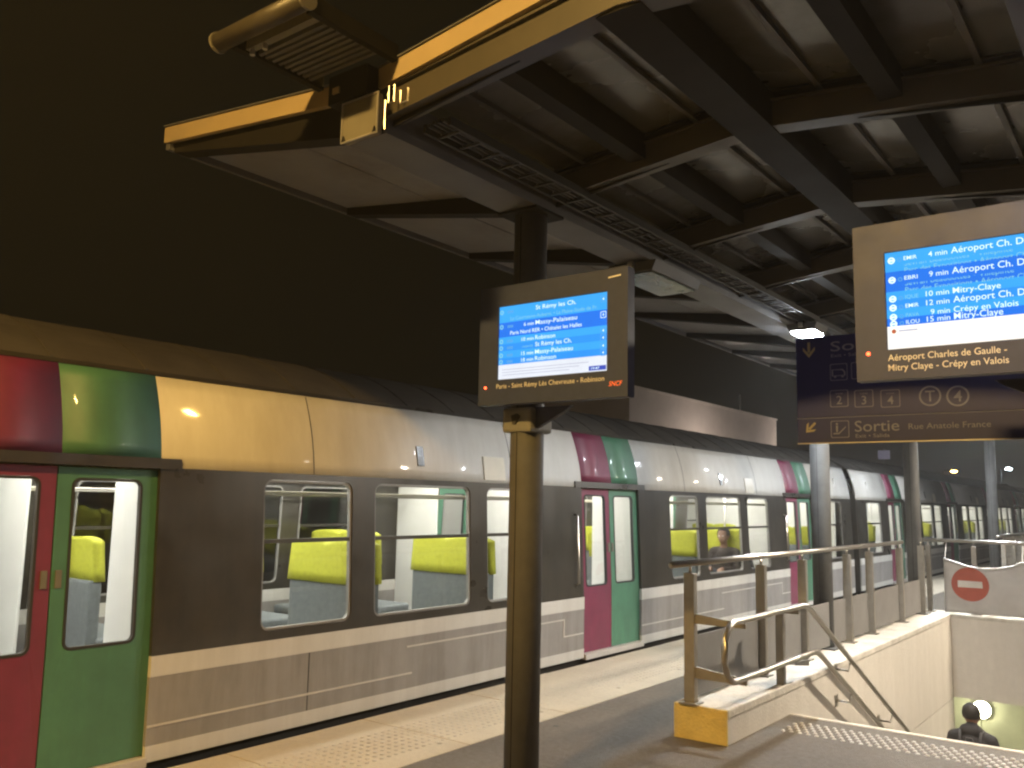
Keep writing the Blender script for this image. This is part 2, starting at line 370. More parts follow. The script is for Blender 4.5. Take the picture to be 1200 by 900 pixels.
# ------------------------------------------------------------------ railings
RZ = 1.225; RX = -2.86
def railing(name, label, xs, ys_list, y0, y1, x0=None, panels=True, top=RZ, along='y', z0=KZ):
    e = empty(name, (xs, y0, z0)) if along == 'y' else empty(name, (y0, xs, z0))
    tag(e, label, 'railing')
    def P(a, o, z): return (xs+o, a, z) if along == 'y' else (a, xs+o, z)
    child('top_rail', tb([P(y0,0,top), P(y1,0,top)], .024, 12), 'steel', e, smooth=True)
    for a in ys_list:
        if along == 'y': b = bx(xs-.035, xs+.035, a-.010, a+.010, z0+.012, top-.06, bev=.003)
        else: b = bx(a-.010, a+.010, xs-.035, xs+.035, z0+.012, top-.06, bev=.003)
        if along == 'y': b = bx(xs-.04, xs+.04, a-.03, a+.03, z0+.012, top-.07, bev=.004)
        else: b = bx(a-.03, a+.03, xs-.04, xs+.04, z0+.012, top-.07, bev=.004)
        po = child('post', b, 'post_steel', e)
        if along == 'y': fb = bx(xs-.07, xs+.07, a-.06, a+.06, z0, z0+.012)
        else: fb = bx(a-.06, a+.06, xs-.07, xs+.07, z0, z0+.012)
        child('foot_plate', fb, 'post_steel', po)
        child('stem', tb([P(a,0,top-.07), P(a,0,top-.02)], .011, 8), 'steel', po, smooth=True)
    return e
fr = railing('stair_railing', 'stainless steel railing with grey infill panels on the parapet beside the train', RX-.02, [5.97, 7.33, 8.36, 9.75, 10.6, 11.95, 13.1], 5.67, 12.1)
PST = [5.97, 7.33, 8.36, 9.75, 10.6, 11.95, 13.1]
for a, b in zip(PST[:-1], PST[1:]):
    child('infill_panel', bx(RX-.045, RX-.035, a+.035, b-.035, KZ+.03, .70, bev=.003), 'panel_grey', fr)
# brace plates that carry the handrail from the first posts
for (py_, z0, z1) in ((5.97, .80, .87), (5.97, .42, .50)):
    child('brace_plate', prism(bmesh.new(), [(RX+.02, z0), (RX+.02, z1), (-2.46, z1-.04), (-2.46, z0)], 'y', py_-.012, py_+.012), 'post_steel', fr)
er = railing('end_railing', 'bright steel railing behind the no entry banner at the end of the stairs', YS1+.16, [-2.88, -2.3, -1.5, -.75], -2.98, -.2, along='x')
child('corner_upright', tb([(-2.985, YS1+.16, KZ), (-2.985, YS1+.16, 1.9)], .012, 8), 'steel', er, smooth=True)
# stair handrail: two tubes joined by a bend at the top end
HX = -2.46
hr = empty('stair_handrail', (HX, 5.6, .3)); tag(hr, 'bent double tube steel handrail descending along the bright stair wall', 'handrail')
zt, zb = .865, .475; ya = 5.60; ymid = (zt-zb)/2
loop = []
for i in range(13):
    a = R(90+180*i/12); loop.append((HX, ya+.17+ .17*math.cos(a) if True else 0, (zt+zb)/2 + (zt-zb)/2*math.sin(a)))
SLP = RI/TR
def sl_z(y, y0, z0): return z0-(y-y0)*SLP
top_pts = [(HX, 11.6, sl_z(11.6, 7.22, zt)), (HX, 7.34, sl_z(7.34, 7.22, zt)), (HX, 7.22, zt-.012), (HX, 7.12, zt)]
bot_pts = [(HX, 7.36, zb), (HX, 7.46, zb-.012), (HX, 7.56, sl_z(7.56, 7.45, zb)), (HX, 11.6, sl_z(11.6, 7.45, zb))]
child('rail_tube', tb(top_pts + [(HX, 6.2, zt)] + loop + [(HX, 6.2, zb)] + bot_pts, .0225, 12), 'steel', hr, smooth=True)
pz = child('post', bx(HX-.20, HX-.14, 7.05, 7.11, KZ+.001, .80, bev=.004), 'post_steel', hr)
for zz in (.44, .83):
    child('bracket', prism(bmesh.new(), [(7.03, zz-.03), (7.33, zz-.07), (7.33, zz-.03), (7.05, zz)], 'x', HX-.16, HX-.03) if zz < .6 else bx(HX-.15, HX-.01, 7.06, 7.10, zz-.03, zz+.005), 'post_steel', hr)
for k, yb in enumerate((8.35, 9.7, 11.0)):
    for z0, y0 in ((zt, 7.22), (zb, 7.45)):
        z = sl_z(yb, y0, z0)
        child('wall_bracket', tb([(XS0+.002, yb, z-.10), (HX-.02, yb, z-.10), (HX, yb, z-.02)], .010, 8), 'steel', hr, smooth=True)
        child('bracket_plate', bx(XS0+.001, XS0+.010, yb-.035, yb+.035, z-.15, z-.05), 'post_steel', hr)
# banner
bn = empty('no_entry_banner', (-2.67, YS1+.08, KZ)); tag(bn, 'white sagging banner with a red no entry disc tied across the stair end', 'banner')
BX0, BX1 = -2.66, -.75
def bpos(u, v, off=0):
    x = BX0+(BX1-BX0)*u
    zt_ = .97 - .10*math.sin(math.pi*min(1, u/.55))**1.2 - (.02*math.sin(u*22) if u > .45 else 0)
    z = .265+(zt_-.265)*v
    y = YS1-.015 + .030*math.sin(7*u+3*v) + .018*math.sin(17*u-5*v) + .012*math.sin(9*(u+v*.4)*2) + off
    return Vector((x, y, z))
bm = bmesh.new(); NU, NV = 48, 16
g = [[bm.verts.new(bpos(i/NU, j/NV)) for j in range(NV+1)] for i in range(NU+1)]
for i in range(NU):
    for j in range(NV): bm.faces.new((g[i][j], g[i+1][j], g[i+1][j+1], g[i][j+1]))
bmesh.ops.solidify(bm, geom=list(bm.faces), thickness=.003)
child('cloth', bm, 'banner', bn, smooth=True)
child('hem_rope', tb([bpos(i/40, 1.0, -.004)+Vector((0,0,.006)) for i in range(41)], .011, 8), 'stud_metal', bn, smooth=True)
def bw(x, z, off):
    u = (x-BX0)/(BX1-BX0); zt_ = bpos(u, 1).z; v = (z-.265)/(zt_-.265); q = bpos(u, v, off); return Vector((x, q.y, z))
cx, cz = -2.335, .655
bm = bmesh.new(); c = bm.verts.new(bw(cx, cz, -.006)); prev = None
rings = [[bm.verts.new(bw(cx+.232*k/5*math.cos(2*math.pi*i/32), cz+.228*k/5*math.sin(2*math.pi*i/32), -.006)) for i in range(32)] for k in range(1, 6)]
for i in range(32):
    j = (i+1) % 32; bm.faces.new((c, rings[0][i], rings[0][j]))
    for k in range(4): bm.faces.new((rings[k][i], rings[k+1][i], rings[k+1][j], rings[k][j]))
child('red_disc', bm, 'sign_red', bn, smooth=True)
bm = bmesh.new(); row = [[bm.verts.new(bw(cx-.15+.30*i/8, cz-.045+.09*j/2, -.010)) for j in range(3)] for i in range(9)]
for i in range(8):
    for j in range(2): bm.faces.new((row[i][j], row[i+1][j], row[i+1][j+1], row[i][j+1]))
child('white_bar', bm, 'banner', bn, smooth=True)
for u in (.01, .5, .99):
    q = bpos(u, 1); child('tie_cord', tb([q, (q.x, YS1+.16, RZ-.02)], .005, 6), 'stud_metal', bn)
# rail of another stair further along the platform
fr2 = railing('far_railing', 'distant brownish railing beyond the banner further along the platform', -2.6, [18.2, 19.4, 20.6, 21.8], 17.6, 22.2, z0=.003, top=1.2)
for a, b in zip([18.2, 19.4, 20.6], [19.4, 20.6, 21.8]):
    for k in range(8): child('baluster', tb([(-2.6, a+(b-a)*(k+1)/9, .12), (-2.6, a+(b-a)*(k+1)/9, 1.17)], .008, 6), 'post_steel', fr2)

# ------------------------------------------------------------------ canopy
XV, XR_, XL = -2.97, -1.60, -4.62
XV2, XL2 = 2*XR_-XV, 2*XR_-XL
Y0 = 2.70; BAY = 1.36; NB = 14
def ztop(x):
    if x > XR_: x = 2*XR_-x
    return 3.80-(x-XL)/(XV-XL)*.18 if x < XV else 3.62+(x-XV)/(XR_-XV)*.17
def zbot(x):
    if x > XR_: x = 2*XR_-x
    return 3.655-(x-XL)/(XV-XL)*.30 if x < XV else 3.34+(x-XV)/(XR_-XV)*.20
cp = empty('platform_canopy', (XR_, Y0, 0)); tag(cp, 'dark steel platform canopy with V shaped glazed roof and beige end trim', 'canopy')
YE = Y0+BAY*NB
KN = [XL, XV-.14, XV+.14, XR_, XV2-.14, XV2+.14, XL2]
def rafter_bm():
    bm = bmesh.new()
    for a, b in zip(KN[:-1], KN[1:]):
        za, zb_ = zbot(a), zbot(b); ta, tb_ = ztop(a)-.06, ztop(b)-.06
        wing = max(a, b) < XV or min(a, b) > XV2
        if wing:      # plain tapered cantilever
            prism(bm, [(a,za),(b,zb_),(b,tb_),(a,ta)], 'y', -.05, .05)
        else:
            prism(bm, [(a,za+.02),(b,zb_+.02),(b,tb_),(a,ta)], 'y', -.006, .006)
            prism(bm, [(a,ta-.012),(b,tb_-.012),(b,tb_),(a,ta)], 'y', -.07, .07)
    return bm
def rafter_boom_bm():
    bm = bmesh.new()
    for a, b in ((KN[1], KN[3]), (KN[3], KN[5])):
        za, zb_ = zbot(a), zbot(b)
        prism(bm, [(a,za),(b,zb_),(b,zb_+.125),(a,za+.125)], 'y', -.055, .055)
        prism(bm, [(a,za+.1255),(b,zb_+.1255),(b,zb_+.137),(a,za+.137)], 'y', -.075, .06)
    return bm
bo0 = None
rf0 = None
for i in range(NB+1):
    y = Y0+.06+BAY*i
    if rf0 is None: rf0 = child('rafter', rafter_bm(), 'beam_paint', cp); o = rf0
    else: o = obj('rafter', rf0.data, None, cp); o.matrix_parent_inverse = cp.matrix_basis.inverted()
    o.location = (0, y, 0)
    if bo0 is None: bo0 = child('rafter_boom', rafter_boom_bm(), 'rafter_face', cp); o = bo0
    else: o = obj('rafter_boom', bo0.data, None, cp); o.matrix_parent_inverse = cp.matrix_basis.inverted()
    o.location = (0, y, 0)
# long members
for xv in (XV, XV2):
    bm = bmesh.new()
    prism(bm, [(xv-.13,3.34),(xv+.13,3.34),(xv+.15,3.53),(xv+.135,3.53),(xv+.118,3.355),(xv-.118,3.355),(xv-.135,3.53),(xv-.15,3.53)], 'y', Y0+.02, YE+.1)
    child('gutter_beam', bm, 'gutter_grey', cp)
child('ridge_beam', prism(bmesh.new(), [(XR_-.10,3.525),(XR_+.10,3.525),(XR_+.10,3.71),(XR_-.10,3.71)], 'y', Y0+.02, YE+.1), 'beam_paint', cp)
for xe, s in ((XL, -1), (XL2, 1)):
    child('eave_trim', prism(bmesh.new(), [(xe,3.665),(xe+s*.04,3.67),(xe+s*.04,3.82),(xe,3.82)], 'y', Y0-.02, YE+.12), 'gutter_grey', cp)
# roof panes, one per bay and strip
strips = [(XL+.005, -3.80), (-3.79, XV-.152), (XV+.152, -2.27), (-2.25, XR_-.02)]
strips += [(2*XR_-b, 2*XR_-a) for a, b in strips]
for (a, b) in strips:
    wing = max(a, b) < XV or min(a, b) > XV2
    def zl(x): return ztop(x)-(.13-.035*abs(abs(x-XR_)-1.37)/1.65 if wing else .045)
    bm = bmesh.new(); prism(bm, [(a, zl(a)), (b, zl(b)), (b, ztop(b)-.025), (a, ztop(a)-.025)], 'y', .052 if wing else .005, BAY-.052 if wing else BAY-.005)
    base = None
    for i in range(NB):
        nm = 'soffit_panel' if wing else 'roof_pane'
        if base is None: base = child(nm, bm, 'soffit_panel' if wing else 'roof_sheet', cp); o = base
        else: o = obj(nm, base.data, None, cp); o.matrix_parent_inverse = cp.matrix_basis.inverted()
        o.location = (0, Y0+.06+BAY*i, 0)
for x in (-2.26, 2*XR_+2.26):
    z = ztop(x)
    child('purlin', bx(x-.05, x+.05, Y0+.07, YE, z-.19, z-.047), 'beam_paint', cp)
for x in (-2.62, -1.93, 2*XR_+2.62, 2*XR_+1.93):
    z = ztop(x); child('glazing_bar', bx(x-.014, x+.014, Y0+.03, YE, z-.075, z-.047), 'gutter_grey', cp)
child('roof_cap', prism(bmesh.new(), [(XR_-.08, 3.792),(XR_,3.815),(XR_+.08,3.792),(XR_,3.775)], 'y', Y0, YE), 'gutter_grey', cp)
# beige end trim in two visible lengths per wing, open at the gutters
for (a, b) in ((XL-.04, XV-.16), (XV+.12, XR_-.003), (XR_+.003, XV2-.12), (XV2+.16, XL2+.04)):
    child('end_trim', prism(bmesh.new(), [(a, ztop(a)-.095),(b, ztop(b)-.095),(b, ztop(b)),(a, ztop(a))], 'y', Y0-.035, Y0-.005), 'trim_beige', cp)
    child('roof_flashing', prism(bmesh.new(), [(a, ztop(a)+.002),(b, ztop(b)+.002),(b, ztop(b)+.008),(a, ztop(a)+.008)], 'y', Y0-.045, Y0+.14), 'gutter_grey', cp)
# columns
CY = [4.05, 9.22, 13.15, 19.7]
for (xc_, ys_) in ((XV, CY), (XV2, CY)):
    for k, y in enumerate(ys_):
        zb0 = KZ-.001 if 5.95 < y < 13.9 else 0.0
        c_ = child('column', tb([(xc_, y, zb0), (xc_, y, 3.345)], .0975, 24), 'column_paint', cp)
        for p_ in c_.data.polygons: p_.use_smooth = len(p_.vertices) == 4
        child('base_plate', bx(xc_-.15, xc_+.15, y-.15, y+.15, zb0, zb0+.015, bev=.003), 'column_paint', c_)
        child('head_plate', bx(xc_-.14, xc_+.14, y-.14, y+.14, 3.322, 3.339), 'beam_paint', c_)
        child('seam', bx(xc_-.002, xc_+.002, y-.0995, y-.096, zb0+.02, 3.3), 'beam_paint', c_)
# louvred grille that projects from the gutter end
gr = empty('gutter_grille', (XV, 2.4, 3.66)); tag(gr, 'dark slatted grille with round front tube projecting from the canopy end', 'grille')
gx0, gx1, gy0, gy1, gz = -3.31, -2.74, 2.13, 2.66, 3.665
child('front_tube', tb([(gx0-.02, gy0, gz+.01), (gx1+.02, gy0, gz+.01)], .042, 16), 'rafter_face', gr, smooth=True)
for x in (gx0-.02, gx1+.02): child('end_cap', tb([(x-.006, gy0, gz+.01), (x+.006, gy0, gz+.01)], .048, 16), 'plate_grey', gr)
for x in (gx0+.06, gx1-.0): child('side_rail', bx(x-.018, x+.018, gy0+.03, gy1, gz-.03, gz+.045), 'beam_paint', gr)
child('front_bar', bx(gx0+.08, gx1-.02, gy0+.075, gy0+.11, gz-.022, gz+.03), 'plate_grey', gr)
for k in range(9):
    y = gy0+.15+k*.036
    child('slat', prism(bmesh.new(), [(y-.006,gz-.015),(y+.010,gz-.018),(y+.012,gz+.02),(y-.002,gz+.02)], 'x', gx0+.08, gx1-.02), 'column_paint', gr)
for x in (gx0+.11, gx0+.2): child('hanger_bolt', tb([(x, gy0+.09, gz-.05), (x, gy0+.09, gz-.02)], .012, 8), 'bar_alu', gr)
child('rear_housing', bx(-3.12, -2.86, 2.60, 2.68, 3.50, 3.64), 'beam_paint', gr)
child('tell_tale', bx(-3.085, -3.04, 2.592, 2.60, 3.545, 3.575), 'trim_beige', gr)
pl = empty('junction_plate', (XV+.07, 2.62, 3.38)); tag(pl, 'square grey cover plate with pale rim hanging at the canopy gutter end', 'cover plate')
child('plate', bx(-3.01, -2.775, 2.60, 2.63, 3.285, 3.475, bev=.006), 'plate_grey', pl)
for (a, b, c2, d) in ((-3.014,-2.771,3.281,3.288),(-3.014,-2.771,3.472,3.479),(-3.014,-3.007,3.289,3.471),(-2.778,-2.771,3.289,3.471)):
    child('rim', bx(a, b, 2.594, 2.60, c2, d), 'bar_alu', pl)
for (x, z) in ((-2.995,3.30),(-2.79,3.30)): child('corner_clip', prism(bmesh.new(), [(x-.012,z-.012),(x+.012,z-.012),(x,z+.016)], 'y', 2.592, 2.60), 'beam_paint', pl)
child('hanger', bx(-2.93, -2.86, 2.606, 2.624, 3.476, 3.52), 'beam_paint', pl)
cb = empty('conduit_clips', (-2.66, 2.63, 3.38)); tag(cb, 'thin bright conduit loops clipped to the end rafter beside the plate', 'conduit')
for (x, z0, z1, w) in ((-2.755,3.30,3.44,.0),(-2.735,3.42,3.50,.035),(-2.66,3.40,3.46,.045)):
    pts = [(x, 2.625, z1), (x, 2.625, z0)]
    if w: pts += [(x+w, 2.625, z0), (x+w, 2.625, z1)]
    child('conduit', tb(pts, .0045, 6), 'bar_alu', cb)
# cable ladder inside the gutter beam
ct = empty('cable_ladder', (XV+.26, 3.2, 3.36)); tag(ct, 'cable ladder with upright wire ties running beside the canopy gutter', 'cable tray')
cx0, cx1 = XV+.20, XV+.36
for x in (cx0, cx1): child('side_rail', bx(x-.008, x+.008, Y0+.2, 14, 3.385, 3.43), 'tray_zinc', ct)
for k in range(30):
    y = Y0+.3+k*.16
    child('rung', bx(cx0, cx1, y-.008, y+.008, 3.39, 3.40), 'tray_zinc', ct)
    if k < 22: child('wire_tie', tb([(cx0+.02, y, 3.40), (cx0+.02, y, 3.40+random.uniform(.05,.09)), (cx0+.02+random.uniform(-.01,.05), y+.01, 3.40+random.uniform(.05,.08))], .0028, 5), 'bar_alu', ct)
for k in range(4):
    child('cable', tb([(cx0+.03+.03*k, Y0+.2+.35*i, 3.413+random.uniform(-.004,.012)) for i in range(33)], .011, 6), 'cable', ct)

# ------------------------------------------------------------------ lamps under the canopy
def canopy_lamp(x, y, label, m, zb_=3.335, sx=.13, sy=.30):
    e = empty('canopy_lamp', (x, y, zb_)); tag(e, label, 'lamp', 'lamps under the canopy gutters')
    bm = bmesh.new(); prism(bm, [(x-sx-.03, zb_-.005),(x+sx+.03, zb_-.005),(x+sx, zb_-.075),(x-sx, zb_-.075)], 'y', y-sy, y+sy)
    child('housing', bm, 'lamp_housing', e)
    child('diffuser', bx(x-sx+.015, x+sx-.015, y-sy+.02, y+sy-.02, zb_-.088, zb_-.0752), m, e)
    child('clip', bx(x-.02, x+.02, y-sy-.03, y-sy-.001, zb_-.05, zb_-.002), 'bar_alu', e)
canopy_lamp(XV, 5.62, 'unlit canopy lamp with pale lens between the screen column and the railing', 'unlit_lens', sx=.16, sy=.36)
canopy_lamp(-2.70, 8.12, 'small bright white canopy lamp right above the arrow of the blue exit sign', 'em_lamp_cool', sx=.115, sy=.16, zb_=3.348)
canopy_lamp(XV, 13.9, 'lit canopy lamp over the corner of the stair end by the banner', 'em_lamp_cool', sx=.115, sy=.2)
canopy_lamp(XV2, 8.9, 'lit warm canopy lamp on the far gutter over the stairs', 'em_lamp')
canopy_lamp(XV2+.10, 2.93, 'added dim fill lamp on the far gutter above the airport departures screen', 'em_fill_dim', sx=.10, sy=.13)  # added out of view as neutral fill on the screen casings and column
canopy_lamp(XV, 20.4, 'lit canopy lamp at the far end of the canopy along the train', 'em_lamp_cool', sx=.115, sy=.2)
canopy_lamp(XV2, 13.6, 'lit canopy lamp on the far gutter at the stair end', 'em_lamp')
canopy_lamp(XV, 17.6, 'lit canopy lamp beyond the banner along the train', 'em_lamp_cool', sx=.115, sy=.2)
# sodium street lamp at the open end of the platform
sl_ = empty('sodium_lamp_post', (-1.3, -1.30, 0)); tag(sl_, 'tall sodium lamp post with orange light on the open platform end', 'street lamp')
SLX, SLY, SLZ = -1.9, -1.30, 5.2
child('post', tb([(SLX+.6, SLY, 0), (SLX+.6, SLY, 2.5), (SLX+.6, SLY, SLZ+.1)], [.09, .075, .05], 14), 'column_paint', sl_, smooth=True)
child('arm', tb([(SLX+.6, SLY, SLZ+.08), (SLX+.3, SLY, SLZ+.2), (SLX, SLY, SLZ+.18)], .03, 10), 'column_paint', sl_, smooth=True)
child('lamp_head', prism(bmesh.new(), [(SLX-.35, SLZ+.10), (SLX+.15, SLZ+.10), (SLX+.15, SLZ+.24), (SLX-.2, SLZ+.24)], 'y', SLY-.14, SLY+.14), 'lamp_housing', sl_)
child('lens', bx(SLX-.30, SLX+.10, SLY-.11, SLY+.11, SLZ+.06, SLZ+.0995, bev=.01), 'em_sodium', sl_)

# ------------------------------------------------------------------ departure screens
SY = 3.80
def screen(name, label, x0, x1, z0, z1, dx0, dx1, dz0, dz1):
    e = empty(name, ((x0+x1)/2, SY+.08, z0)); tag(e, label, 'screen', 'departure screens on the canopy columns')
    bm = bmesh.new()   # casing with a recessed opening
    box(bm, x0, dx0, SY, SY+.066, z0, z1); box(bm, dx1, x1, SY, SY+.066, z0, z1); box(bm, dx0, dx1, SY, SY+.066, z0, dz0); box(bm, dx0, dx1, SY, SY+.066, dz1, z1)
    bmesh.ops.remove_doubles(bm, verts=bm.verts, dist=1e-5)
    child('casing', bm, 'bezel', e)
    child('back_cover', bx(x0+.004, x1-.004, SY+.0662, SY+.08, z0+.004, z1-.004, bev=.01), 'bezel', e)
    child('display', bx(dx0+.001, dx1-.001, SY+.008, SY+.06, dz0+.001, dz1-.001), 'screen_dark', e)
    return e
def scr_text(par):
    def f(*a, **k):
        o = text(*a, parent=par, **k)
        if o: o.matrix_parent_inverse = par.matrix_basis.inverted()
        return o
    return f
SF = SY+.005   # plane of the lit picture
# left screen
x0, x1, z0, z1 = -3.135, -2.168, 2.180, 2.852
dx0, dx1, dz0, dz1 = -3.000, -2.290, 2.318, 2.735
sA = screen('departure_screen', 'departure screen listing Robinson and Massy-Palaiseau on the round column', x0, x1, z0, z1, dx0, dx1, dz0, dz1)
T = scr_text(sA)
DW, DH = dx1-dx0, dz1-dz0
def vz(v): return dz1-v*DH
rows = [(0,.225,'em_row_light'),(.225,.425,'em_row_dark'),(.425,.52,'em_row_light'),(.52,.615,'em_row_mid'),(.615,.71,'em_row_light'),(.71,.80,'em_row_mid')]
for (a, b, m) in rows: child('row_band', flat([[(dx0+.002,vz(a)-(.002 if a == 0 else 0)),(dx1-.002,vz(a)-(.002 if a == 0 else 0)),(dx1-.002,vz(b)),(dx0+.002,vz(b))]], SF), m, sA)
child('message_band', flat([[(dx0+.002,vz(.80)),(dx1-.002,vz(.80)),(dx1-.002,vz(1)+.002),(dx0+.002,vz(1)+.002)]], SF), 'em_white', sA)
TX = dx0+.335*DW
def line(s, v, frac, u=.358, m='em_text', h=.050): T(s, m, dx0+u*DW, vz(v)-.012, SF-.0015, h*DH*1.15, width=frac*DW)
line('St Rémy les Ch.', .075, .37); line('Massy-Palaiseau', .275, .38); line('Robinson', .475, .185)
line('St Rémy les Ch.', .565, .335); line('Massy-Palaiseau', .665, .345); line('Robinson', .752, .195)
for v, s in ((.275,'6 min'),(.475,'10 min'),(.665,'15 min'),(.752,'18 min')):
    w = .095 if len(s) == 5 else .115
    line(s, v, w, u=.342-w, h=.042)
line('retardé', .565, .10, u=.235, m='em_text_dim', h=.028)
line('La Courneuve-Aubervi. • La Plaine-Stade de Fr.', .175, .80, u=.115, m='em_text_dim', h=.042)
line('Paris Nord RER • Châtelet les Halles', .372, .665, u=.115, m='em_text', h=.044)
for k, v in enumerate((.075,.275,.475,.565,.665,.752)):
    cxx, czz = dx1-.024, vz(v)+.000
    child('track_box', outline(rrect(cxx, czz-.006, .034, .034, .004, 2), .003, SF-.002), 'em_text_faint' if k != 1 else 'em_text', sA)
    T('4', 'em_text', cxx, czz-.014, SF-.003, .016, align='c')
    child('line_badge', outline(circle(dx0+.020, czz-.004, .0135, 16), .006, SF-.002), 'em_text_dim', sA)
    child('code_strip', flat([[(dx0+.062+.0105*i, czz-.012), (dx0+.069+.0105*i, czz-.012), (dx0+.069+.0105*i, czz+.003), (dx0+.062+.0105*i, czz+.003)] for i in range(4)], SF-.002), 'em_text_faint', sA)
for k in range(3): child('small_print', flat([[(dx0+.03, vz(.865+.036*k)), (dx0+(.60 - .06*k), vz(.865+.036*k)), (dx0+(.60-.06*k), vz(.873+.036*k)), (dx0+.03, vz(.873+.036*k))]], SF-.002), 'em_greytext', sA)
child('clock_box', flat([[(dx1-.11,dz0+.008),(dx1-.006,dz0+.008),(dx1-.006,dz0+.032),(dx1-.11,dz0+.032)]], SF-.002), 'em_clock', sA)
T('19:47', 'em_text', dx1-.095, dz0+.013, SF-.003, .013, width=.05)
T('Paris - Saint Rémy Lès Chevreuse - Robinson', 'print_cream', dx0-.004, z0+.088, SY-.002, .026, width=.700)
T('SNCF', 'em_red_logo', x1-.108, z0+.058, SY-.002, .024, width=.078, shear=.25)
child('maker_mark', flat([[(x1-.115, z1-.052), (x1-.04, z1-.046), (x1-.04, z1-.038), (x1-.115, z1-.044)]], SY-.002), 'print_cream', sA)
bm = bmesh.new(); bmesh.ops.create_uvsphere(bm, u_segments=10, v_segments=6, radius=.007, matrix=Matrix.Translation((x0+.052, SY-.002, z0+.098)))
child('indicator_light', bm, 'em_red', sA)
# right screen
x0, x1, z0, z1 = -1.058, -.090, 2.180, 2.852
dx0, dx1, dz0, dz1 = -.932, -.222, 2.305, 2.722
def vz(v): return dz1-(v*.955 if v <= .8 else .764+(v-.8)*1.18)*DH
sB = screen('departure_screen', 'departure screen listing airport and Mitry-Claye trains in front of the blue sign', x0, x1, z0, z1, dx0, dx1, dz0, dz1)
T = scr_text(sB)
rows = [(0,.215,'em_row_light'),(.215,.43,'em_row_dark'),(.43,.525,'em_row_light'),(.525,.62,'em_row_mid'),(.62,.715,'em_row_light'),(.715,.80,'em_row_dark')]
for (a, b, m) in rows: child('row_band', flat([[(dx0+.002,vz(a)-(.002 if a == 0 else 0)),(dx1-.002,vz(a)-(.002 if a == 0 else 0)),(dx1-.002,vz(b)),(dx0+.002,vz(b))]], SF), m, sB)
child('message_band', flat([[(dx0+.002,vz(.80)),(dx1-.002,vz(.80)),(dx1-.002,vz(1)+.002),(dx0+.002,vz(1)+.002)]], SF), 'em_white_warm', sB)
XC = dx1-.012
def lineB(s, v, frac, u=.362, m='em_text', h=.056, zclip=None):
    T(s, m, dx0+u*DW, vz(v)-.012, SF-.0015, h*DH*1.15, width=frac*DW, xclip=XC, zclip=zclip)
for v in (.075, .287): lineB('Aéroport Ch. De Gaulle', v, .545)
lineB('Mitry-Claye', .49, .24, h=.05); lineB('Aéroport Ch. De Gaulle', .585, .535); lineB('Crépy en Valois', .685, .32, h=.05); lineB('Mitry-Claye', .757, .245)
for v, s in ((.075,'4 min'),(.287,'9 min'),(.49,'10 min'),(.585,'12 min'),(.685,'9 min'),(.757,'15 min')):
    w = .100 if len(s) == 5 else .122
    lineB(s, v, w, u=.342-w, h=.046)
for v, s in ((.075,'EMIR'),(.287,'EBRI'),(.49,'IQUE'),(.585,'EMIR'),(.685,'PAVA'),(.757,'ILOU')):
    lineB(s, v, .072, u=.108, m='em_text_dim' if v in (.49, .685) else 'em_text', h=.034)
    czz = vz(v)-.008
    child('line_badge', outline(circle(dx0+.028, czz, .0145, 18), .005, SF-.002), 'em_text', sB)
    child('badge_bar', flat([[(dx0+.020, czz-.004), (dx0+.036, czz-.004), (dx0+.036, czz+.004), (dx0+.020, czz+.004)]], SF-.002), 'em_text', sB)
    child('badge_ring', outline(circle(dx0+.060, czz, .009, 14), .003, SF-.002), 'em_text_faint', sB)
for v in (.075, .287):
    zz = vz(v+.062)-.012
    lineB('Sevran Beaudottes • Villepinte', v+.062, .56, u=.11, m='em_text_dim', h=.045, zclip=(zz-.01, zz+.008))
    zz = vz(v+.135)-.012
    lineB('Parc des Expositions • Aéroport Ch. De Gaulle', v+.135, .82, u=.11, m='em_text_dim', h=.045, zclip=(zz+.006, zz+.05))
child('alert_dot', flat([circle(dx0+.028, vz(.845), .009, 16)], SF-.002), 'sign_red', sB)
child('small_print', flat([[(dx0+.046, vz(.85)), (dx0+.12, vz(.85)), (dx0+.12, vz(.838)), (dx0+.046, vz(.838))]], SF-.002), 'em_greytext', sB)
T('Aéroport Charles de Gaulle -', 'print_cream', dx0+.002, z0+.078, SY-.002, .027, width=.435)
T('Mitry Claye - Crépy en Valois', 'print_cream', dx0+.002, z0+.036, SY-.002, .027, width=.440)
bm = bmesh.new(); bmesh.ops.create_uvsphere(bm, u_segments=10, v_segments=6, radius=.008, matrix=Matrix.Translation((x0+.050, SY-.002, z0+.115)))
child('indicator_light', bm, 'em_red', sB)
# brackets that clamp the screens to the columns
for (par, xc_, zlo) in ((sA, XV, 2.18), (sB, XV2, 2.18)):
    child('column_sleeve', bx(xc_-.102, xc_+.102, 4.05-.108, 4.05+.108, zlo-.145, zlo-.003, bev=.02), 'bracket_paint', par)
    sgn = 1 if par is sA else -1
    child('support_arm', prism(bmesh.new(), [(xc_+sgn*.09, zlo-.12), (xc_+sgn*.11, zlo-.12), (xc_+sgn*.30, zlo-.03), (xc_+sgn*.34, zlo-.002), (xc_+sgn*.09, zlo-.002)], 'y', 3.99, 4.02), 'bezel', par)
    child('rear_clamp', bx(xc_-.12, xc_+.12, SY+.081, 4.05-.095, zlo+.15, zlo+.30), 'bezel', par)
    child('cable_clip', prism(bmesh.new(), [(xc_-.02, zlo-.10), (xc_+.0, zlo-.10), (xc_+.03, zlo-.055), (xc_+.01, zlo-.04), (xc_-.03, zlo-.05)], 'y', 4.05-.118, 4.05-.1085), 'cable', par)

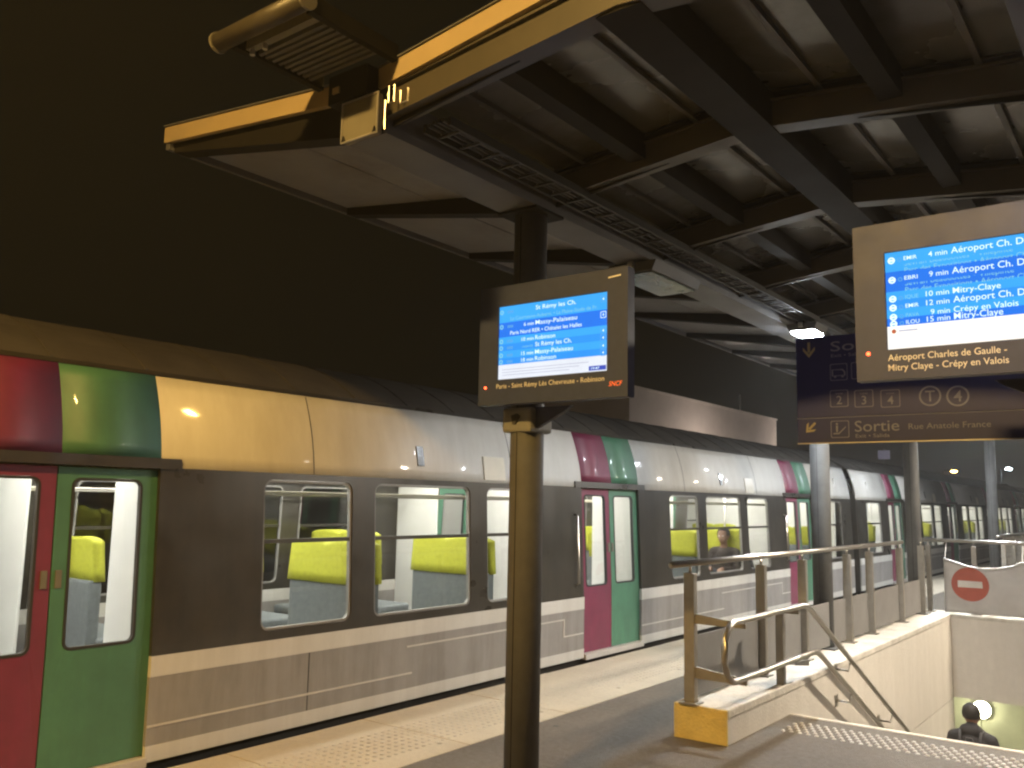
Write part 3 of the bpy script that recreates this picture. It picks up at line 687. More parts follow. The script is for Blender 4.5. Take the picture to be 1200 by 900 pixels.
# ------------------------------------------------------------------ blue exit sign
GY = 5.45
def gp(x, y): q = on_y(x, y, GY); return (q.x, q.z)
gxl, gzb = gp(935, 520); gzt = gp(935, 397)[1]; gzm = gp(1000, 488)[1]; gxr = gxl+2.35
sg = empty('exit_sign', ((gxl+gxr)/2, GY, gzb)); tag(sg, 'dark blue double exit sign reading Sortie behind the airport departures screen', 'sign')
child('upper_board', bx(gxl, gxr, GY, GY+.06, gzm+.002, gzt, bev=.004), 'sign_blue', sg)
child('lower_board', bx(gxl, gxr, GY, GY+.06, gzb, gzm-.002, bev=.004), 'sign_blue', sg)
child('divider', bx(gxl, gxr, GY-.003, GY-.0005, gzm-.003, gzm+.001), 'sign_white', sg)
child('lower_lip', bx(gxl, gxr, GY-.006, GY-.0005, gzb-.004, gzb+.003), 'bar_alu', sg)
for x in (gxl+.5, gxr-.5): child('hanger_rod', tb([(x, GY+.03, gzt), (x, GY+.03, 3.40)], .012, 8), 'beam_paint', sg)
T = scr_text(sg); GF = GY-.003
PXM = (gp(1060, 470)[0]-gp(960, 470)[0])/100      # metres per photo pixel on the board
def arrow(cx, cz, s, ang, m):
    def rot(p): c_, s_ = math.cos(ang), math.sin(ang); return (cx+p[0]*c_-p[1]*s_, cz+p[0]*s_+p[1]*c_)
    polys = [[(-.16,.9),(.16,.9),(.16,-.35),(-.16,-.35)], [(0,-1),(.72,-.10),(.72,.32),(0,-.52)], [(0,-1),(0,-.52),(-.72,.32),(-.72,-.10)]]
    child('arrow', flat([[rot((p[0]*s, p[1]*s)) for p in pl_] for pl_ in polys], GF), m, sg)
q = gp(948, 410); arrow(q[0], q[1], .052, 0, 'sign_yellow')
q = gp(950.5, 501); arrow(q[0], q[1], .044, R(-45), 'sign_yellow')
q = gp(973.5, 412); T('Sortie', 'sign_white', q[0], q[1], GF, .062, width=.36)
q = gp(974, 419); T('Exit • Salida', 'sign_white', q[0], q[1], GF, .020, width=.20)
q = gp(1002, 506); T('Sortie', 'sign_white', q[0], q[1], GF, .066, width=PXM*51)
q = gp(1003, 513); T('Exit • Salida', 'sign_white', q[0], q[1], GF, .022, width=PXM*39)
q = gp(1065, 503); T('Rue Anatole France', 'sign_white', q[0], q[1], GF, .034, width=PXM*86)
def pbox(px, py, w, h):
    c_ = gp(px, py); child('pictogram_frame', outline(rrect(c_[0], c_[1], w*PXM, h*PXM, .008, 2), .0045, GF), 'sign_white', sg); return c_
for px, t in ((983.5, '2'), (1012.5, '3'), (1043.5, '4')):
    c_ = pbox(px, 467, 22, 21); T(t, 'sign_white', c_[0], c_[1]-.035, GF, .052, align='c'); T('voie', 'sign_white', c_[0], c_[1]+.026, GF, .012, width=.045, align='c')
for px, t in ((1090, 'T'), (1122.5, '4')):
    c_ = gp(px, 464); child('line_disc', outline(circle(c_[0], c_[1], 12*PXM), .008, GF), 'sign_white', sg); T(t, 'sign_white', c_[0], c_[1]-.032, GF, .064, align='c')
c_ = pbox(983, 436, 21, 21)
X_, Z_ = c_; s = .05
child('bus_pictogram', outline([(X_-s*.85,Z_-s*.5),(X_+s*.8,Z_-s*.5),(X_+s*.8,Z_),(X_+s*.5,Z_+s*.35),(X_-s*.85,Z_+s*.35)], .008, GF), 'sign_white', sg)
for dx in (-.45, .45): child('bus_pictogram', flat([circle(X_+s*dx, Z_-s*.55, s*.16, 12)], GF), 'sign_white', sg)
c_ = pbox(1008, 434, 21, 21)
c_ = pbox(984.5, 503, 22, 21); X_, Z_ = c_
child('escalator_pictogram', flat([circle(X_-s*.35, Z_+s*.65, s*.14, 10), [(X_-s*.48,Z_+s*.45),(X_-s*.22,Z_+s*.45),(X_-s*.25,Z_-s*.35),(X_-s*.45,Z_-s*.35)], [(X_-s*.8,Z_-s*.6),(X_-s*.1,Z_-s*.6),(X_+s*.7,Z_+s*.2),(X_+s*.7,Z_+s*.36),(X_-s*.15,Z_-s*.45),(X_-s*.8,Z_-s*.45)]], GF), 'sign_white', sg)

# ------------------------------------------------------------------ train
TX0 = -5.13; TC = -6.53; HW = TX0-TC
def dxp(z):
    if z < .65: return 0
    if z < 1.815: return .05*(z-.65)/1.165
    t = (z-1.815)/.605; return .05+.04*t+.11*t*t
def P3(y, z, off=0):       # local to the carriage: x toward the platform is +
    return Vector((HW-dxp(z)+off, y, z))
def sheet(bm, y0, y1, z0, z1, off=0, th=.03, nz=1):
    zs = [z0+(z1-z0)*i/nz for i in range(nz+1)]
    O = [[bm.verts.new(P3(y, z, off)) for z in zs] for y in (y0, y1)]; I = [[bm.verts.new(P3(y, z, off-th)) for z in zs] for y in (y0, y1)]
    for i in range(nz):
        bm.faces.new((O[0][i], O[1][i], O[1][i+1], O[0][i+1])); bm.faces.new((I[0][i+1], I[1][i+1], I[1][i], I[0][i]))
        bm.faces.new((O[0][i+1], I[0][i+1], I[0][i], O[0][i])); bm.faces.new((O[1][i], I[1][i], I[1][i+1], O[1][i+1]))
    bm.faces.new((O[0][0], I[0][0], I[1][0], O[1][0])); bm.faces.new((O[0][-1], O[1][-1], I[1][-1], I[0][-1]))
    return bm
def holed(bm, y0, y1, z0, z1, hy0, hy1, hz0, hz1, r=.07, off=0, th=.03):
    hole = rrect((hy0+hy1)/2, (hz0+hz1)/2, hy1-hy0, hz1-hz0, r, 4); n = len(hole)
    cy_, cz_ = (hy0+hy1)/2, (hz0+hz1)/2; q = n//4
    outer = []
    cs = [(y1,z1),(y0,z1),(y0,z0),(y1,z0)]
    for k in range(4):
        for i in range(q):
            t = i/(q-1)
            yy_, zz_ = cs[k]
            if t < .5: a, b = (yy_, hole[k*q][1]) if k in (0, 2) else (hole[k*q][0], zz_)
            else: a, b = (hole[k*q+q-1][0], zz_) if k in (0, 2) else (yy_, hole[k*q+q-1][1])
            m_ = abs(t-.5)*2
            outer.append((yy_+(a-yy_)*m_, zz_+(b-zz_)*m_))
    for o_, fl in ((off, 1), (off-th, -1)):
        A = [bm.verts.new(P3(*p, o_)) for p in outer]; B = [bm.verts.new(P3(*p, o_)) for p in hole]
        for i in range(n):
            j = (i+1) % n; f = (A[i], A[j], B[j], B[i]); bm.faces.new(f if fl > 0 else f[::-1])
        if fl > 0: A0, B0 = A, B
    for i in range(n):
        j = (i+1) % n; bm.faces.new((B0[i], B0[j], B[j], B[i])); bm.faces.new((A0[j], A0[i], A[i], A[j]))
    bmesh.ops.recalc_face_normals(bm, faces=bm.faces)
    return bm
def rim(hy0, hy1, hz0, hz1, r, t, off, th):
    bm = bmesh.new()
    A2 = rrect((hy0+hy1)/2, (hz0+hz1)/2, hy1-hy0, hz1-hz0, r, 4); B2 = rrect((hy0+hy1)/2, (hz0+hz1)/2, hy1-hy0-2*t, hz1-hz0-2*t, max(.01, r-t), 4); n = len(A2)
    L = [[bm.verts.new(P3(*p, o_)) for p in pl_] for o_ in (off, off-th) for pl_ in (A2, B2)]
    for i in range(n):
        j = (i+1)%n
        bm.faces.new((L[0][i],L[0][j],L[1][j],L[1][i])); bm.faces.new((L[2][j],L[2][i],L[3][i],L[3][j])); bm.faces.new((L[1][i],L[1][j],L[3][j],L[3][i])); bm.faces.new((L[0][j],L[0][i],L[2][i],L[2][j]))
    return bm
def pane(hy0, hy1, hz0, hz1, r, off):
    bm = bmesh.new(); bm.faces.new([bm.verts.new(P3(*p, off)) for p in rrect((hy0+hy1)/2, (hz0+hz1)/2, hy1-hy0, hz1-hz0, r, 4)]); return bm
CL = 24.7; DOORS = [3.05, 9.28, 15.51, 21.74]; DW2 = .63
Z_SILL, Z_GREY, Z_WAIST, Z_BAND, Z_TOP = .02, .115, .525, .65, 1.815
ZR = 2.42
segs = []; e0 = .05
for d in DOORS: segs.append((e0, d-DW2)); e0 = d+DW2
segs.append((e0, CL-.05))
CACHE = {}
def cached(key, fn, m, smooth=False):
    if key not in CACHE:
        bm = fn(); me = bpy.data.meshes.new(key); bm.to_mesh(me); bm.free(); me.materials.append(MATS[m])
        if smooth:
            for p in me.polygons: p.use_smooth = True
        CACHE[key] = me
    return CACHE[key]
def seat_back_bm():
    bm = bmesh.new(); n = 14; w = .88
    def prof(u): return 1.27+.035*abs(math.sin(math.pi*u*2))**.6*1.0
    F = []
    for yy_, ins in ((-.045,0),(-.05,.01),(.035,.01),(.04,0)):
        col_ = [[bm.verts.new((-w/2+w*i/n, yy_+ (.03*(1-v)), .955+(prof(i/n)-.955)*v)) for v in (0,.25,.5,.75,.92,1)] for i in range(n+1)]
        F.append(col_)
    A, B = F[0], F[3]
    for G, fl in ((A, 1), (B, -1)):
        for i in range(n):
            for j in range(5):
                f = (G[i][j], G[i+1][j], G[i+1][j+1], G[i][j+1]); bm.faces.new(f if fl > 0 else f[::-1])
    for i in range(n): bm.faces.new((A[i][5], A[i+1][5], B[i+1][5], B[i][5])); bm.faces.new((A[i+1][0], A[i][0], B[i][0], B[i+1][0]))
    for j in range(5): bm.faces.new((A[0][j], A[0][j+1], B[0][j+1], B[0][j])); bm.faces.new((A[n][j+1], A[n][j], B[n][j], B[n][j+1]))
    loose = [v for v in bm.verts if not v.link_faces]; bmesh.ops.delete(bm, geom=loose, context='VERTS')
    return bm
def carriage(ys, label, detail=True):
    e = empty('train_carriage', (TC, ys, 0)); tag(e, label, 'train carriage', 'carriages of the striped commuter train')
    def ch(name, me, parent=e, loc=None, mir=False):
        o = bpy.data.objects.new(name, me); COL.objects.link(o); o.parent = parent
        if loc: o.location = loc
        if mir: o.scale = (-1, 1, 1)
        return o
    for mir in (False, True):
        for si, (a, b) in enumerate(segs):
            k = 's%d' % si
            ch('sill_stripe', cached(k+'sill', lambda: sheet(bmesh.new(), a, b, Z_SILL, Z_GREY, .004, .03), 'train_white'), mir=mir)
            lp = ch('lower_panel', cached(k+'low', lambda: sheet(bmesh.new(), a, b, Z_GREY, Z_WAIST), 'train_grey'), mir=mir)
            ch('waist_stripe', cached(k+'waist', lambda: sheet(bmesh.new(), a, b, Z_WAIST, Z_BAND, .003, .033), 'train_white'), mir=mir)
            ch('upper_panel', cached(k+'up', lambda: sheet(bmesh.new(), a, b, Z_TOP, ZR, .002, .04, 7), 'train_white', True), mir=mir)
            for jy in ((a+1.25, b-1.25) if b-a > 4 else ()):
                if not mir:
                    ch('panel_joint', cached(k+'pj%.2f' % jy, lambda: sheet(bmesh.new(), jy-.004, jy+.004, Z_GREY+.002, Z_WAIST-.002, .0015, .004), 'rubber'), lp)
                    ch('panel_joint', cached(k+'pu%.2f' % jy, lambda: sheet(bmesh.new(), jy-.004, jy+.004, Z_TOP+.002, ZR-.01, .0035, .004, 7), 'rubber'))
            for hy in ([b-.16] if b-a > 4 else []):
                if not mir:
                    ch('door_grab_rail', cached(k+'gr', lambda: tb([P3(hy, .78, .004), P3(hy, .80, .045), P3(hy, 1.50, .045), P3(hy, 1.52, .004)], .012, 8), 'steel', True))
            c = (a+b)/2; full = b-a > 4
            wins = [(c-1.68, c-.84), (c-.60, c+.60), (c+.84, c+1.68)] if full else [(c-.55, c+.55)]
            cells = []; prev = wins[0][0]-.12
            edges = [wins[0][0]-.12]
            for w0, w1 in zip(wins[:-1], wins[1:]): edges.append((w0[1]+w1[0])/2)
            edges.append(wins[-1][1]+.12)
            def band():
                bm = bmesh.new(); sheet(bm, a, edges[0], Z_BAND, Z_TOP); sheet(bm, edges[-1], b, Z_BAND, Z_TOP)
                for i, w in enumerate(wins): holed(bm, edges[i], edges[i+1], Z_BAND, Z_TOP, w[0], w[1], .715, 1.765)
                return bm
            ch('window_band', cached(k+'band', band, 'train_dark'), mir=mir)
            for i, w in enumerate(wins):
                wo = ch('window', cached(k+'w%d' % i, lambda: pane(w[0]+.003, w[1]-.003, .718, 1.762, .07, -.014), 'window_glass'), mir=mir)
                ch('window_frame', cached(k+'f%d' % i, lambda: rim(w[0]+.002, w[1]-.002, .717, 1.763, .068, .016, -.010, .03), 'panel_grey'), wo)
                ch('transom', cached(k+'t%d' % i, lambda: sheet(bmesh.new(), w[0]+.02, w[1]-.02, 1.315, 1.345, -.008, .02), 'train_dark'), wo)
            if full:
                # raised livery line that steps along the grey panel
                def livery():
                    bm = bmesh.new(); sheet(bm, a+.0, c-.15, .225, .238, .006, .005); sheet(bm, c-.22, b-.38, .44, .453, .006, .005); sheet(bm, b-.395, b-.38, .27, .439, .006, .005); sheet(bm, b-.38, b-.02, .27, .283, .006, .005); return bm
                ch('livery_line', cached(k+'liv', livery, 'train_line'), lp)
                ch('speaker_panel', cached(k+'spk', lambda: sheet(bmesh.new(), c+.80, c+1.12, 1.84, 2.06, .012, .008, 2), 'door_cream'), mir=mir)
                ch('status_light', cached(k+'stl', lambda: sheet(bmesh.new(), c-.1, c-.02, 1.93, 2.10, .012, .008, 2), 'train_dark'), mir=mir)
        for di, d in enumerate(DOORS):
            for half, m in ((0, 'door_purple'), (1, 'door_teal')):
                k = 'd%d%d' % (di, half); y0 = d-DW2-.02 if half == 0 else d+.004; y1 = d-.004 if half == 0 else d+DW2+.02
                wy0, wy1 = (y0+.115, y1-.085) if half == 0 else (y0+.085, y1-.115)
                def leaf():
                    bm = bmesh.new(); holed(bm, y0, y1, .06, 1.80, wy0, wy1, .74, 1.735, .05, -.036, .035); return bm
                dr = ch('door', cached(k+'leaf', leaf, m), mir=mir)
                ch('door_window', cached(k+'pane', lambda: pane(wy0+.002, wy1-.002, .742, 1.733, .05, -.053), 'window_glass'), dr)
                ch('window_seal', cached(k+'seal', lambda: rim(wy0+.001, wy1-.001, .741, 1.734, .05, .016, -.032, .03), 'rubber'), dr)
                ch('pull_handle', cached(k+'hand', lambda: sheet(bmesh.new(), (y1-.055 if half == 0 else y0+.02), (y1-.02 if half == 0 else y0+.055), 1.10, 1.20, -.026, .02), 'plate_grey'), dr)
                ch('door_header', cached(k+'head', lambda: sheet(bmesh.new(), (d-DW2 if half == 0 else d), (d if half == 0 else d+DW2), 1.875, ZR, .004, .04, 7), m, True), mir=mir)
            ch('door_seal', cached('d%dseal' % di, lambda: sheet(bmesh.new(), d-.012, d+.012, .05, 1.80, -.042, .02), 'rubber'), mir=mir)
            ch('door_track', cached('d%dtrk' % di, lambda: sheet(bmesh.new(), d-DW2-.14, d+DW2+.14, 1.808, 1.874, .016, .05), 'train_dark'), mir=mir)
            ch('door_step', cached('d%dstp' % di, lambda: sheet(bmesh.new(), d-DW2, d+DW2, .0, .055, .03, .12), 'train_line'), mir=mir)
    # roof, underframe, ends
    def roof():
        bm = bmesh.new(); n = 18; prof = []
        x0_ = HW-dxp(ZR)-.004
        for i in range(n+1):
            t = -1+2*i/n; x = x0_*t; prof.append((x, ZR+.005+.41*(1-abs(t)**2.3)))
        A = [bm.verts.new((p[0], 0.02, p[1])) for p in prof]; B = [bm.verts.new((p[0], CL-.02, p[1])) for p in prof]
        for i in range(n): bm.faces.new((A[i], A[i+1], B[i+1], B[i]))
        bm.faces.new(A[::-1]+[]); bm.faces.new(B)
        return bm
    rf_ = ch('roof', cached('roof', roof, 'train_roof', False))
    def ribs():
        bm = bmesh.new(); x0_ = HW-dxp(ZR)
        for i in range(1, 40):
            y = i*CL/40
            prev = None
            for k_ in range(-8, 8):
                t0, t1 = k_/8*.96, (k_+1)/8*.96
                z0, z1 = ZR+.41*(1-abs(t0)**2.3), ZR+.41*(1-abs(t1)**2.3)
                prism(bm, [(x0_*t0, z0), (x0_*t1, z1), (x0_*t1, z1+.010), (x0_*t0, z0+.010)], 'y', y-.012, y+.012)
        return bm
    if detail: tag(ch('roof_ribs', cached('ribs', ribs, 'train_roof'), rf_), kind='stuff')
    ch('roof_gutter', cached('rgut', lambda: sheet(bmesh.new(), .03, CL-.03, ZR+.001, ZR+.03, .010, .05), 'train_dark')); ch('roof_gutter', CACHE['rgut'], mir=True)
    ch('underframe', cached('under', lambda: bx(-HW+.12, HW-.12, .1, CL-.1, -.75, .0), 'under'))
    ch('skirt', cached('skirt', lambda: bx(HW-.10, HW-.06, .1, CL-.1, -.45, .012), 'under'))
    for yy_ in (3.6, CL-3.6):
        bg = ch('bogie', cached('bog%.1f' % yy_, lambda: bx(-1.15, 1.15, yy_-1.7, yy_+1.7, -.95, -.76, bev=.03), 'under'))
        for s in (-1.1, 1.1):
            for xx in (-.76, .72): ch('wheel', cached('wh%.1f%.1f%.1f' % (yy_, s, xx), lambda: tb([(xx-.05, yy_+s, -.46), (xx+.09, yy_+s, -.46)], .44, 20), 'rail_steel'), bg)
    for k, (ya_, yb_) in enumerate(((0, .05), (CL-.05, CL))):
        ch('end_wall', cached('end%d' % k, lambda: prism(bmesh.new(), [(-HW+.01,.02),(HW-.01,.02),(HW-.01,.65),(HW-.06,1.81),(HW-.30,2.40),(.6,2.80),(-.6,2.80),(-HW+.30,2.40),(-HW+.06,1.81),(-HW+.01,.65)], 'y', ya_, yb_), 'train_dark'))
    ch('gangway', cached('gang', lambda: bx(-.75, .75, CL+.001, CL+.349, .0, 2.3), 'rubber'))
    # interior
    ch('floor', cached('floor', lambda: bx(-HW+.05, HW-.05, .06, CL-.06, .06, .12), 'int_floor'))
    ch('ceiling', cached('ceil', lambda: bx(-HW+.27, HW-.27, .06, CL-.06, 2.20, 2.24), 'int_white'))
    for s in (-.55, .55):
        ch('ceiling_light', cached('cl%.2f' % s, lambda: bx(s-.09, s+.09, .4, CL-.4, 2.17, 2.198), 'em_train'))
    ch('end_partition', cached('ep', lambda: bx(-HW+.08, HW-.08, .9, .94, .12, 2.2), 'int_white')); ch('end_partition', CACHE['ep'], loc=(0, CL-1.84, 0))
    for s in (-1, 1):
        ch('cove_lining', cached('cv%d' % s, lambda: prism(bmesh.new(), [(s*(HW-.10), 1.80), (s*(HW-.14), 1.80), (s*(HW-.42), 2.19), (s*(HW-.27), 2.195)], 'y', .1, CL-.1), 'int_white'))
    for si, (a, b) in enumerate(segs):
        c = (a+b)/2; full = b-a > 4
        for yy_ in ([a+.10, b-.10] if full else []):
            for s in (-1, 1):
                ch('draught_screen', cached('ds%.2f%d' % (yy_, s), lambda: bx(s*(HW-.09), s*(HW-.75), yy_-.012, yy_+.012, .15, 1.95, bev=.005), 'int_white'))
        seats = [(c-1.95, 1), (c-.55, -1), (c-.42, 1), (c+.98, -1), (c+1.11, 1)] if full else [(c-.5, 1), (c+.6, -1)]
        for (ysn, f) in seats:
            for s in (-1, 1):
                so = ch('seat', cached('cush', lambda: bx(-.46, .46, .03, .50, .42, .52, bev=.03), 'seat_grey', True), loc=(s*(HW-.62), ysn, -.01))
                so.scale = (1, f, 1)
                ch('seat_back', cached('sback', seat_back_bm, 'seat_lime', True), so)
                ch('seat_shell', cached('sshell', lambda: bx(-.43, .43, -.05, .055, .40, .965, bev=.02), 'seat_grey'), so)
                ch('seat_leg', cached('sleg', lambda: bx(-.08, .08, .1, .40, .13, .42), 'seat_grey'), so)
        if full:
            for s in (-1, 1):
                for xx, zz in ((.16, 1.66), (.34, 1.68)):
                    ch('rack_rail', cached('rk%d%.1f%.2f' % (s, a, xx), lambda: tb([(s*(HW-xx), a+.2, zz), (s*(HW-xx), b-.2, zz)], .011, 6), 'steel'))
    for d in DOORS:
        ch('grab_pole', cached('gp%.1f' % d, lambda: tb([(0, d, .12), (0, d, 2.2)], .018, 8), 'steel', True))
    return e
carriage(-6.80, 'nearest striped carriage with purple and teal doors passing the departure screen column')
carriage(-6.80+CL+.35, 'second striped carriage of the train seen beyond the stair railing')
carriage(-6.80+2*(CL+.35), 'farthest striped carriage of the train fading behind the canopy columns', False)

# ------------------------------------------------------------------ people
def capsule(bm, p0, p1, r0, r1, sub=2):
    t = bmesh.new()
    for p, r in ((p0, r0), (p1, r1)):
        bmesh.ops.create_icosphere(t, subdivisions=sub, radius=r, matrix=Matrix.Translation(p))
    res = bmesh.ops.convex_hull(t, input=t.verts)
    bmesh.ops.delete(t, geom=[g for g in res['geom_interior'] if isinstance(g, bmesh.types.BMVert)], context='VERTS')
    me = bpy.data.meshes.new('c'); t.to_mesh(me); t.free(); bm.from_mesh(me); bpy.data.meshes.remove(me)
def sdf(p, prim):
    a, b, ra, rb = prim[:4]; ab = b-a; L = ab.length_squared
    t = 0 if L < 1e-9 else max(0, min(1, (p-a).dot(ab)/L)); return (p-(a+ab*t)).length-(ra+(rb-ra)*t)
def body(name, prims, mats, parent, vox=.014, scale=1.0):
    bm = bmesh.new(); pr = []
    for (a, b, ra, rb, m) in prims:
        a, b = Vector(a), Vector(b); capsule(bm, a, b, ra, rb); pr.append((a, b, ra, rb, m))
    me = bpy.data.meshes.new(name); bm.to_mesh(me); bm.free()
    o = bpy.data.objects.new(name, me); COL.objects.link(o)
    md = o.modifiers.new('r', 'REMESH'); md.mode = 'VOXEL'; md.voxel_size = vox; md.use_smooth_shade = True
    ms = o.modifiers.new('s', 'SMOOTH'); ms.factor = .5; ms.iterations = 3
    m2 = bpy.data.meshes.new_from_object(o.evaluated_get(bpy.context.evaluated_depsgraph_get()))
    o.modifiers.clear(); o.data = m2; bpy.data.meshes.remove(me)
    for k in mats: m2.materials.append(MATS[k])
    for p in m2.polygons:
        p.use_smooth = True; c = p.center
        p.material_index = min(pr, key=lambda q: sdf(c, q))[4]
    o.parent = parent
    return o
def ellips(cx, cy, cz, rx, ry, rz, seg=20):
    bm = bmesh.new(); bmesh.ops.create_uvsphere(bm, u_segments=seg, v_segments=12, radius=1, matrix=Matrix.Translation((cx,cy,cz)) @ Matrix.Diagonal((rx,ry,rz,1))); return bm
def fingers(hand, d, side, m):
    """five short chains leaving the palm: hand centre, pointing direction d"""
    d = Vector(d).normalized(); u = Vector((0,1,0)) if abs(d.y) < .8 else Vector((1,0,0)); u = (u-d*u.dot(d)).normalized(); w = d.cross(u)
    res = []
    for k, L in enumerate((.062, .07, .066, .052)):
        b = Vector(hand)+d*.045+u*(k-1.5)*.020; k1 = b+d*L*.55+w*side*.006; t = k1+d*L*.40+w*side*.022
        res += [(b-d*.02, k1, .009, .0085, m), (k1, t, .0085, .007, m)]
    b = Vector(hand)-u*.035; k1 = b-u*.022+d*.035; res += [(b, k1, .011, .010, m), (k1, k1+d*.03+u*.004, .010, .008, m)]
    return res
# man walking down the stairs, seen from behind (faces +Y)
py_ = 11.62; i_ = int((py_-YS0)/TR); pzl = -RI*(i_+1); pzu = pzl
man = empty('person', (-2.08, py_, pzl)); tag(man, 'person in dark hooded jacket with backpack walking down the stairs', 'person')
S, J, T_, Hh, Sh = 0, 1, 2, 3, 4
pr = []
pr += [((0,.02,1.60),(0,.02,1.64),.088,.086,S), ((0,.06,1.565),(0,.075,1.54),.062,.045,S), ((0,.105,1.59),(0,.118,1.575),.014,.016,S)]
pr += [((0,0,1.42),(0,.01,1.56),.06,.055,J)]
for s in (-1, 1): pr.append(((s*.088,.02,1.61),(s*.09,.015,1.585),.016,.012,S))
pr += [((-.15,0,1.36),(.15,0,1.36),.085,.085,J), ((0,-.005,1.30),(0,0,1.05),.155,.135,J), ((-.09,0,1.28),(-.06,0,1.0),.12,.12,J), ((.09,0,1.28),(.06,0,1.0),.12,.12,J), ((-.06,0,.95),(.06,0,.95),.125,.125,J), ((-.055,-.055,1.455),(.055,-.055,1.455),.07,.07,J), ((-.12,0,1.38),(-.02,0,1.46),.07,.07,J), ((.12,0,1.38),(.02,0,1.46),.07,.07,J)]
stepd = -RI
# left leg forward on the next step down, right leg back on this step
pr += [((-.09,0,.90),(-.10,.20,.47+stepd*.2),.092,.062,T_), ((-.10,.20,.47+stepd*.2),(-.10,.22,.10+stepd),.058,.042,T_), ((-.10,.20,.045+stepd),(-.10,.36,.035+stepd),.045,.038,Sh)]
pr += [((.09,0,.90),(.10,.06,.49),.092,.062,T_), ((.10,.06,.49),(.10,-.08,.12),.058,.042,T_), ((.10,-.10,.05),(.10,.07,.035),.045,.038,Sh)]
for s, fwd_ in ((-1, -.10), (1, .14)):
    el = (s*.27, fwd_*.4, 1.08); ha = (s*.26, fwd_*1.6+.03, .84)
    pr += [((s*.20,0,1.36),el,.066,.052,J), (el, (ha[0], ha[1], ha[2]+.02), .05, .036, J), ((ha[0],ha[1],ha[2]),(ha[0],ha[1]+.01,ha[2]-.05),.032,.034,S)]
    pr += fingers((ha[0], ha[1]+.01, ha[2]-.03), (0,.15,-1), s, S)
body('body', pr, ['skin','jacket_dark','trousers','hair','shoe'], man)
bm = ellips(0,.005,1.645,.100,.108,.105)
for v in bm.verts:
    if v.co.y > .085 and v.co.z < 1.67: v.co.y = .06
    n_ = math.sin(v.co.x*60)*math.cos(v.co.z*55+v.co.y*40); v.co += Vector((v.co.x, v.co.y, v.co.z-1.645)).normalized()*n_*.004
    if v.co.z < 1.575: v.co.z = 1.575
obj('hair', bm, 'hair', man, smooth=True)
for s in (-1, 1): obj('eye', ellips(s*.032,.104,1.615,.011,.008,.008,10), 'stud_metal', man, smooth=True)
obj('mouth', ellips(0,.108,1.545,.022,.008,.005,10), 'sign_red', man, smooth=True)
bp_ = empty('backpack', (-2.08, py_, pzl)); tag(bp_, 'black backpack with pale strap worn on the back of the person on the stairs', 'backpack')
obj('bag_body', bx(-.13, .13, -.30, -.165, 1.0, 1.36, bev=.045), 'bag', bp_, smooth=True)
obj('front_pocket', bx(-.10, .10, -.335, -.301, 1.02, 1.20, bev=.015), 'bag', bp_, smooth=True)
for s in (-1, 1):
    obj('shoulder_strap', tb([(s*.10,-.18,1.34),(s*.11,-.10,1.445),(s*.115,.0,1.455),(s*.12,.10,1.40),(s*.12,.16,1.25),(s*.13,.13,1.08)], .014, 8), 'strap_pale', bp_, smooth=True)
obj('grab_loop', tb([(-.04,-.2,1.36),(-.03,-.2,1.395),(.03,-.2,1.395),(.04,-.2,1.36)], .008, 6), 'strap_pale', bp_)
# seated passengers
def passenger(x, y, f, label, jm):
    e = empty('person', (x, y, .01)); e.scale = (1, f, 1); tag(e, label, 'person')
    pr = [((0,.14,1.17),(0,.14,1.21),.086,.084,S), ((0,.18,1.13),(0,.195,1.11),.058,.043,S), ((0,.222,1.16),(0,.236,1.145),.013,.015,S), ((0,.11,1.0),(0,.13,1.12),.056,.052,S),
          ((-.14,.10,.94),(.14,.10,.94),.078,.078,J), ((0,.10,.88),(0,.13,.66),.14,.13,J), ((-.07,.10,.86),(-.06,.12,.66),.105,.115,J), ((.07,.10,.86),(.06,.12,.66),.105,.115,J)]
    for s in (-1, 1):
        pr += [((s*.09,.14,.61),(s*.10,.54,.60),.086,.062,T_), ((s*.10,.54,.60),(s*.10,.52,.16),.056,.042,T_), ((s*.10,.50,.11),(s*.10,.66,.10),.042,.036,Sh),
               ((s*.19,.10,.94),(s*.24,.16,.70),.06,.048,J), ((s*.24,.16,.70),(s*.10,.38,.70),.046,.034,J), ((s*.10,.38,.70),(s*.085,.42,.695),.032,.033,S), ((s*.088,.02+.12,1.18),(s*.09,.135,1.155),.015,.011,S)]
        pr += fingers((s*.09, .41, .695), (-.1*s,1,-.25), s, S)
    body('body', pr, ['skin', jm, 'trousers', 'hair', 'shoe'], e)
    bm = ellips(0,.125,1.215,.097,.105,.10)
    for v in bm.verts:
        if v.co.y > .19 and v.co.z < 1.25: v.co.y = .165
        if v.co.z < 1.14: v.co.z = 1.14
    obj('hair', bm, 'hair', e, smooth=True)
    for s in (-1, 1): obj('eye', ellips(s*.031,.222,1.18,.011,.008,.008,10), 'stud_metal', e, smooth=True)
    obj('mouth', ellips(0,.226,1.115,.021,.008,.005,10), 'sign_red', e, smooth=True)
passenger(TC+HW-.42, 11.83+.98-.03, -1, 'seated passenger in dark brown coat in the train window between the purple doors', 'jacket_brown')
passenger(TC+HW-.42, 11.83+1.11+.03, 1, 'seated passenger in dark grey coat facing away from the brown coated passenger', 'jacket_grey')

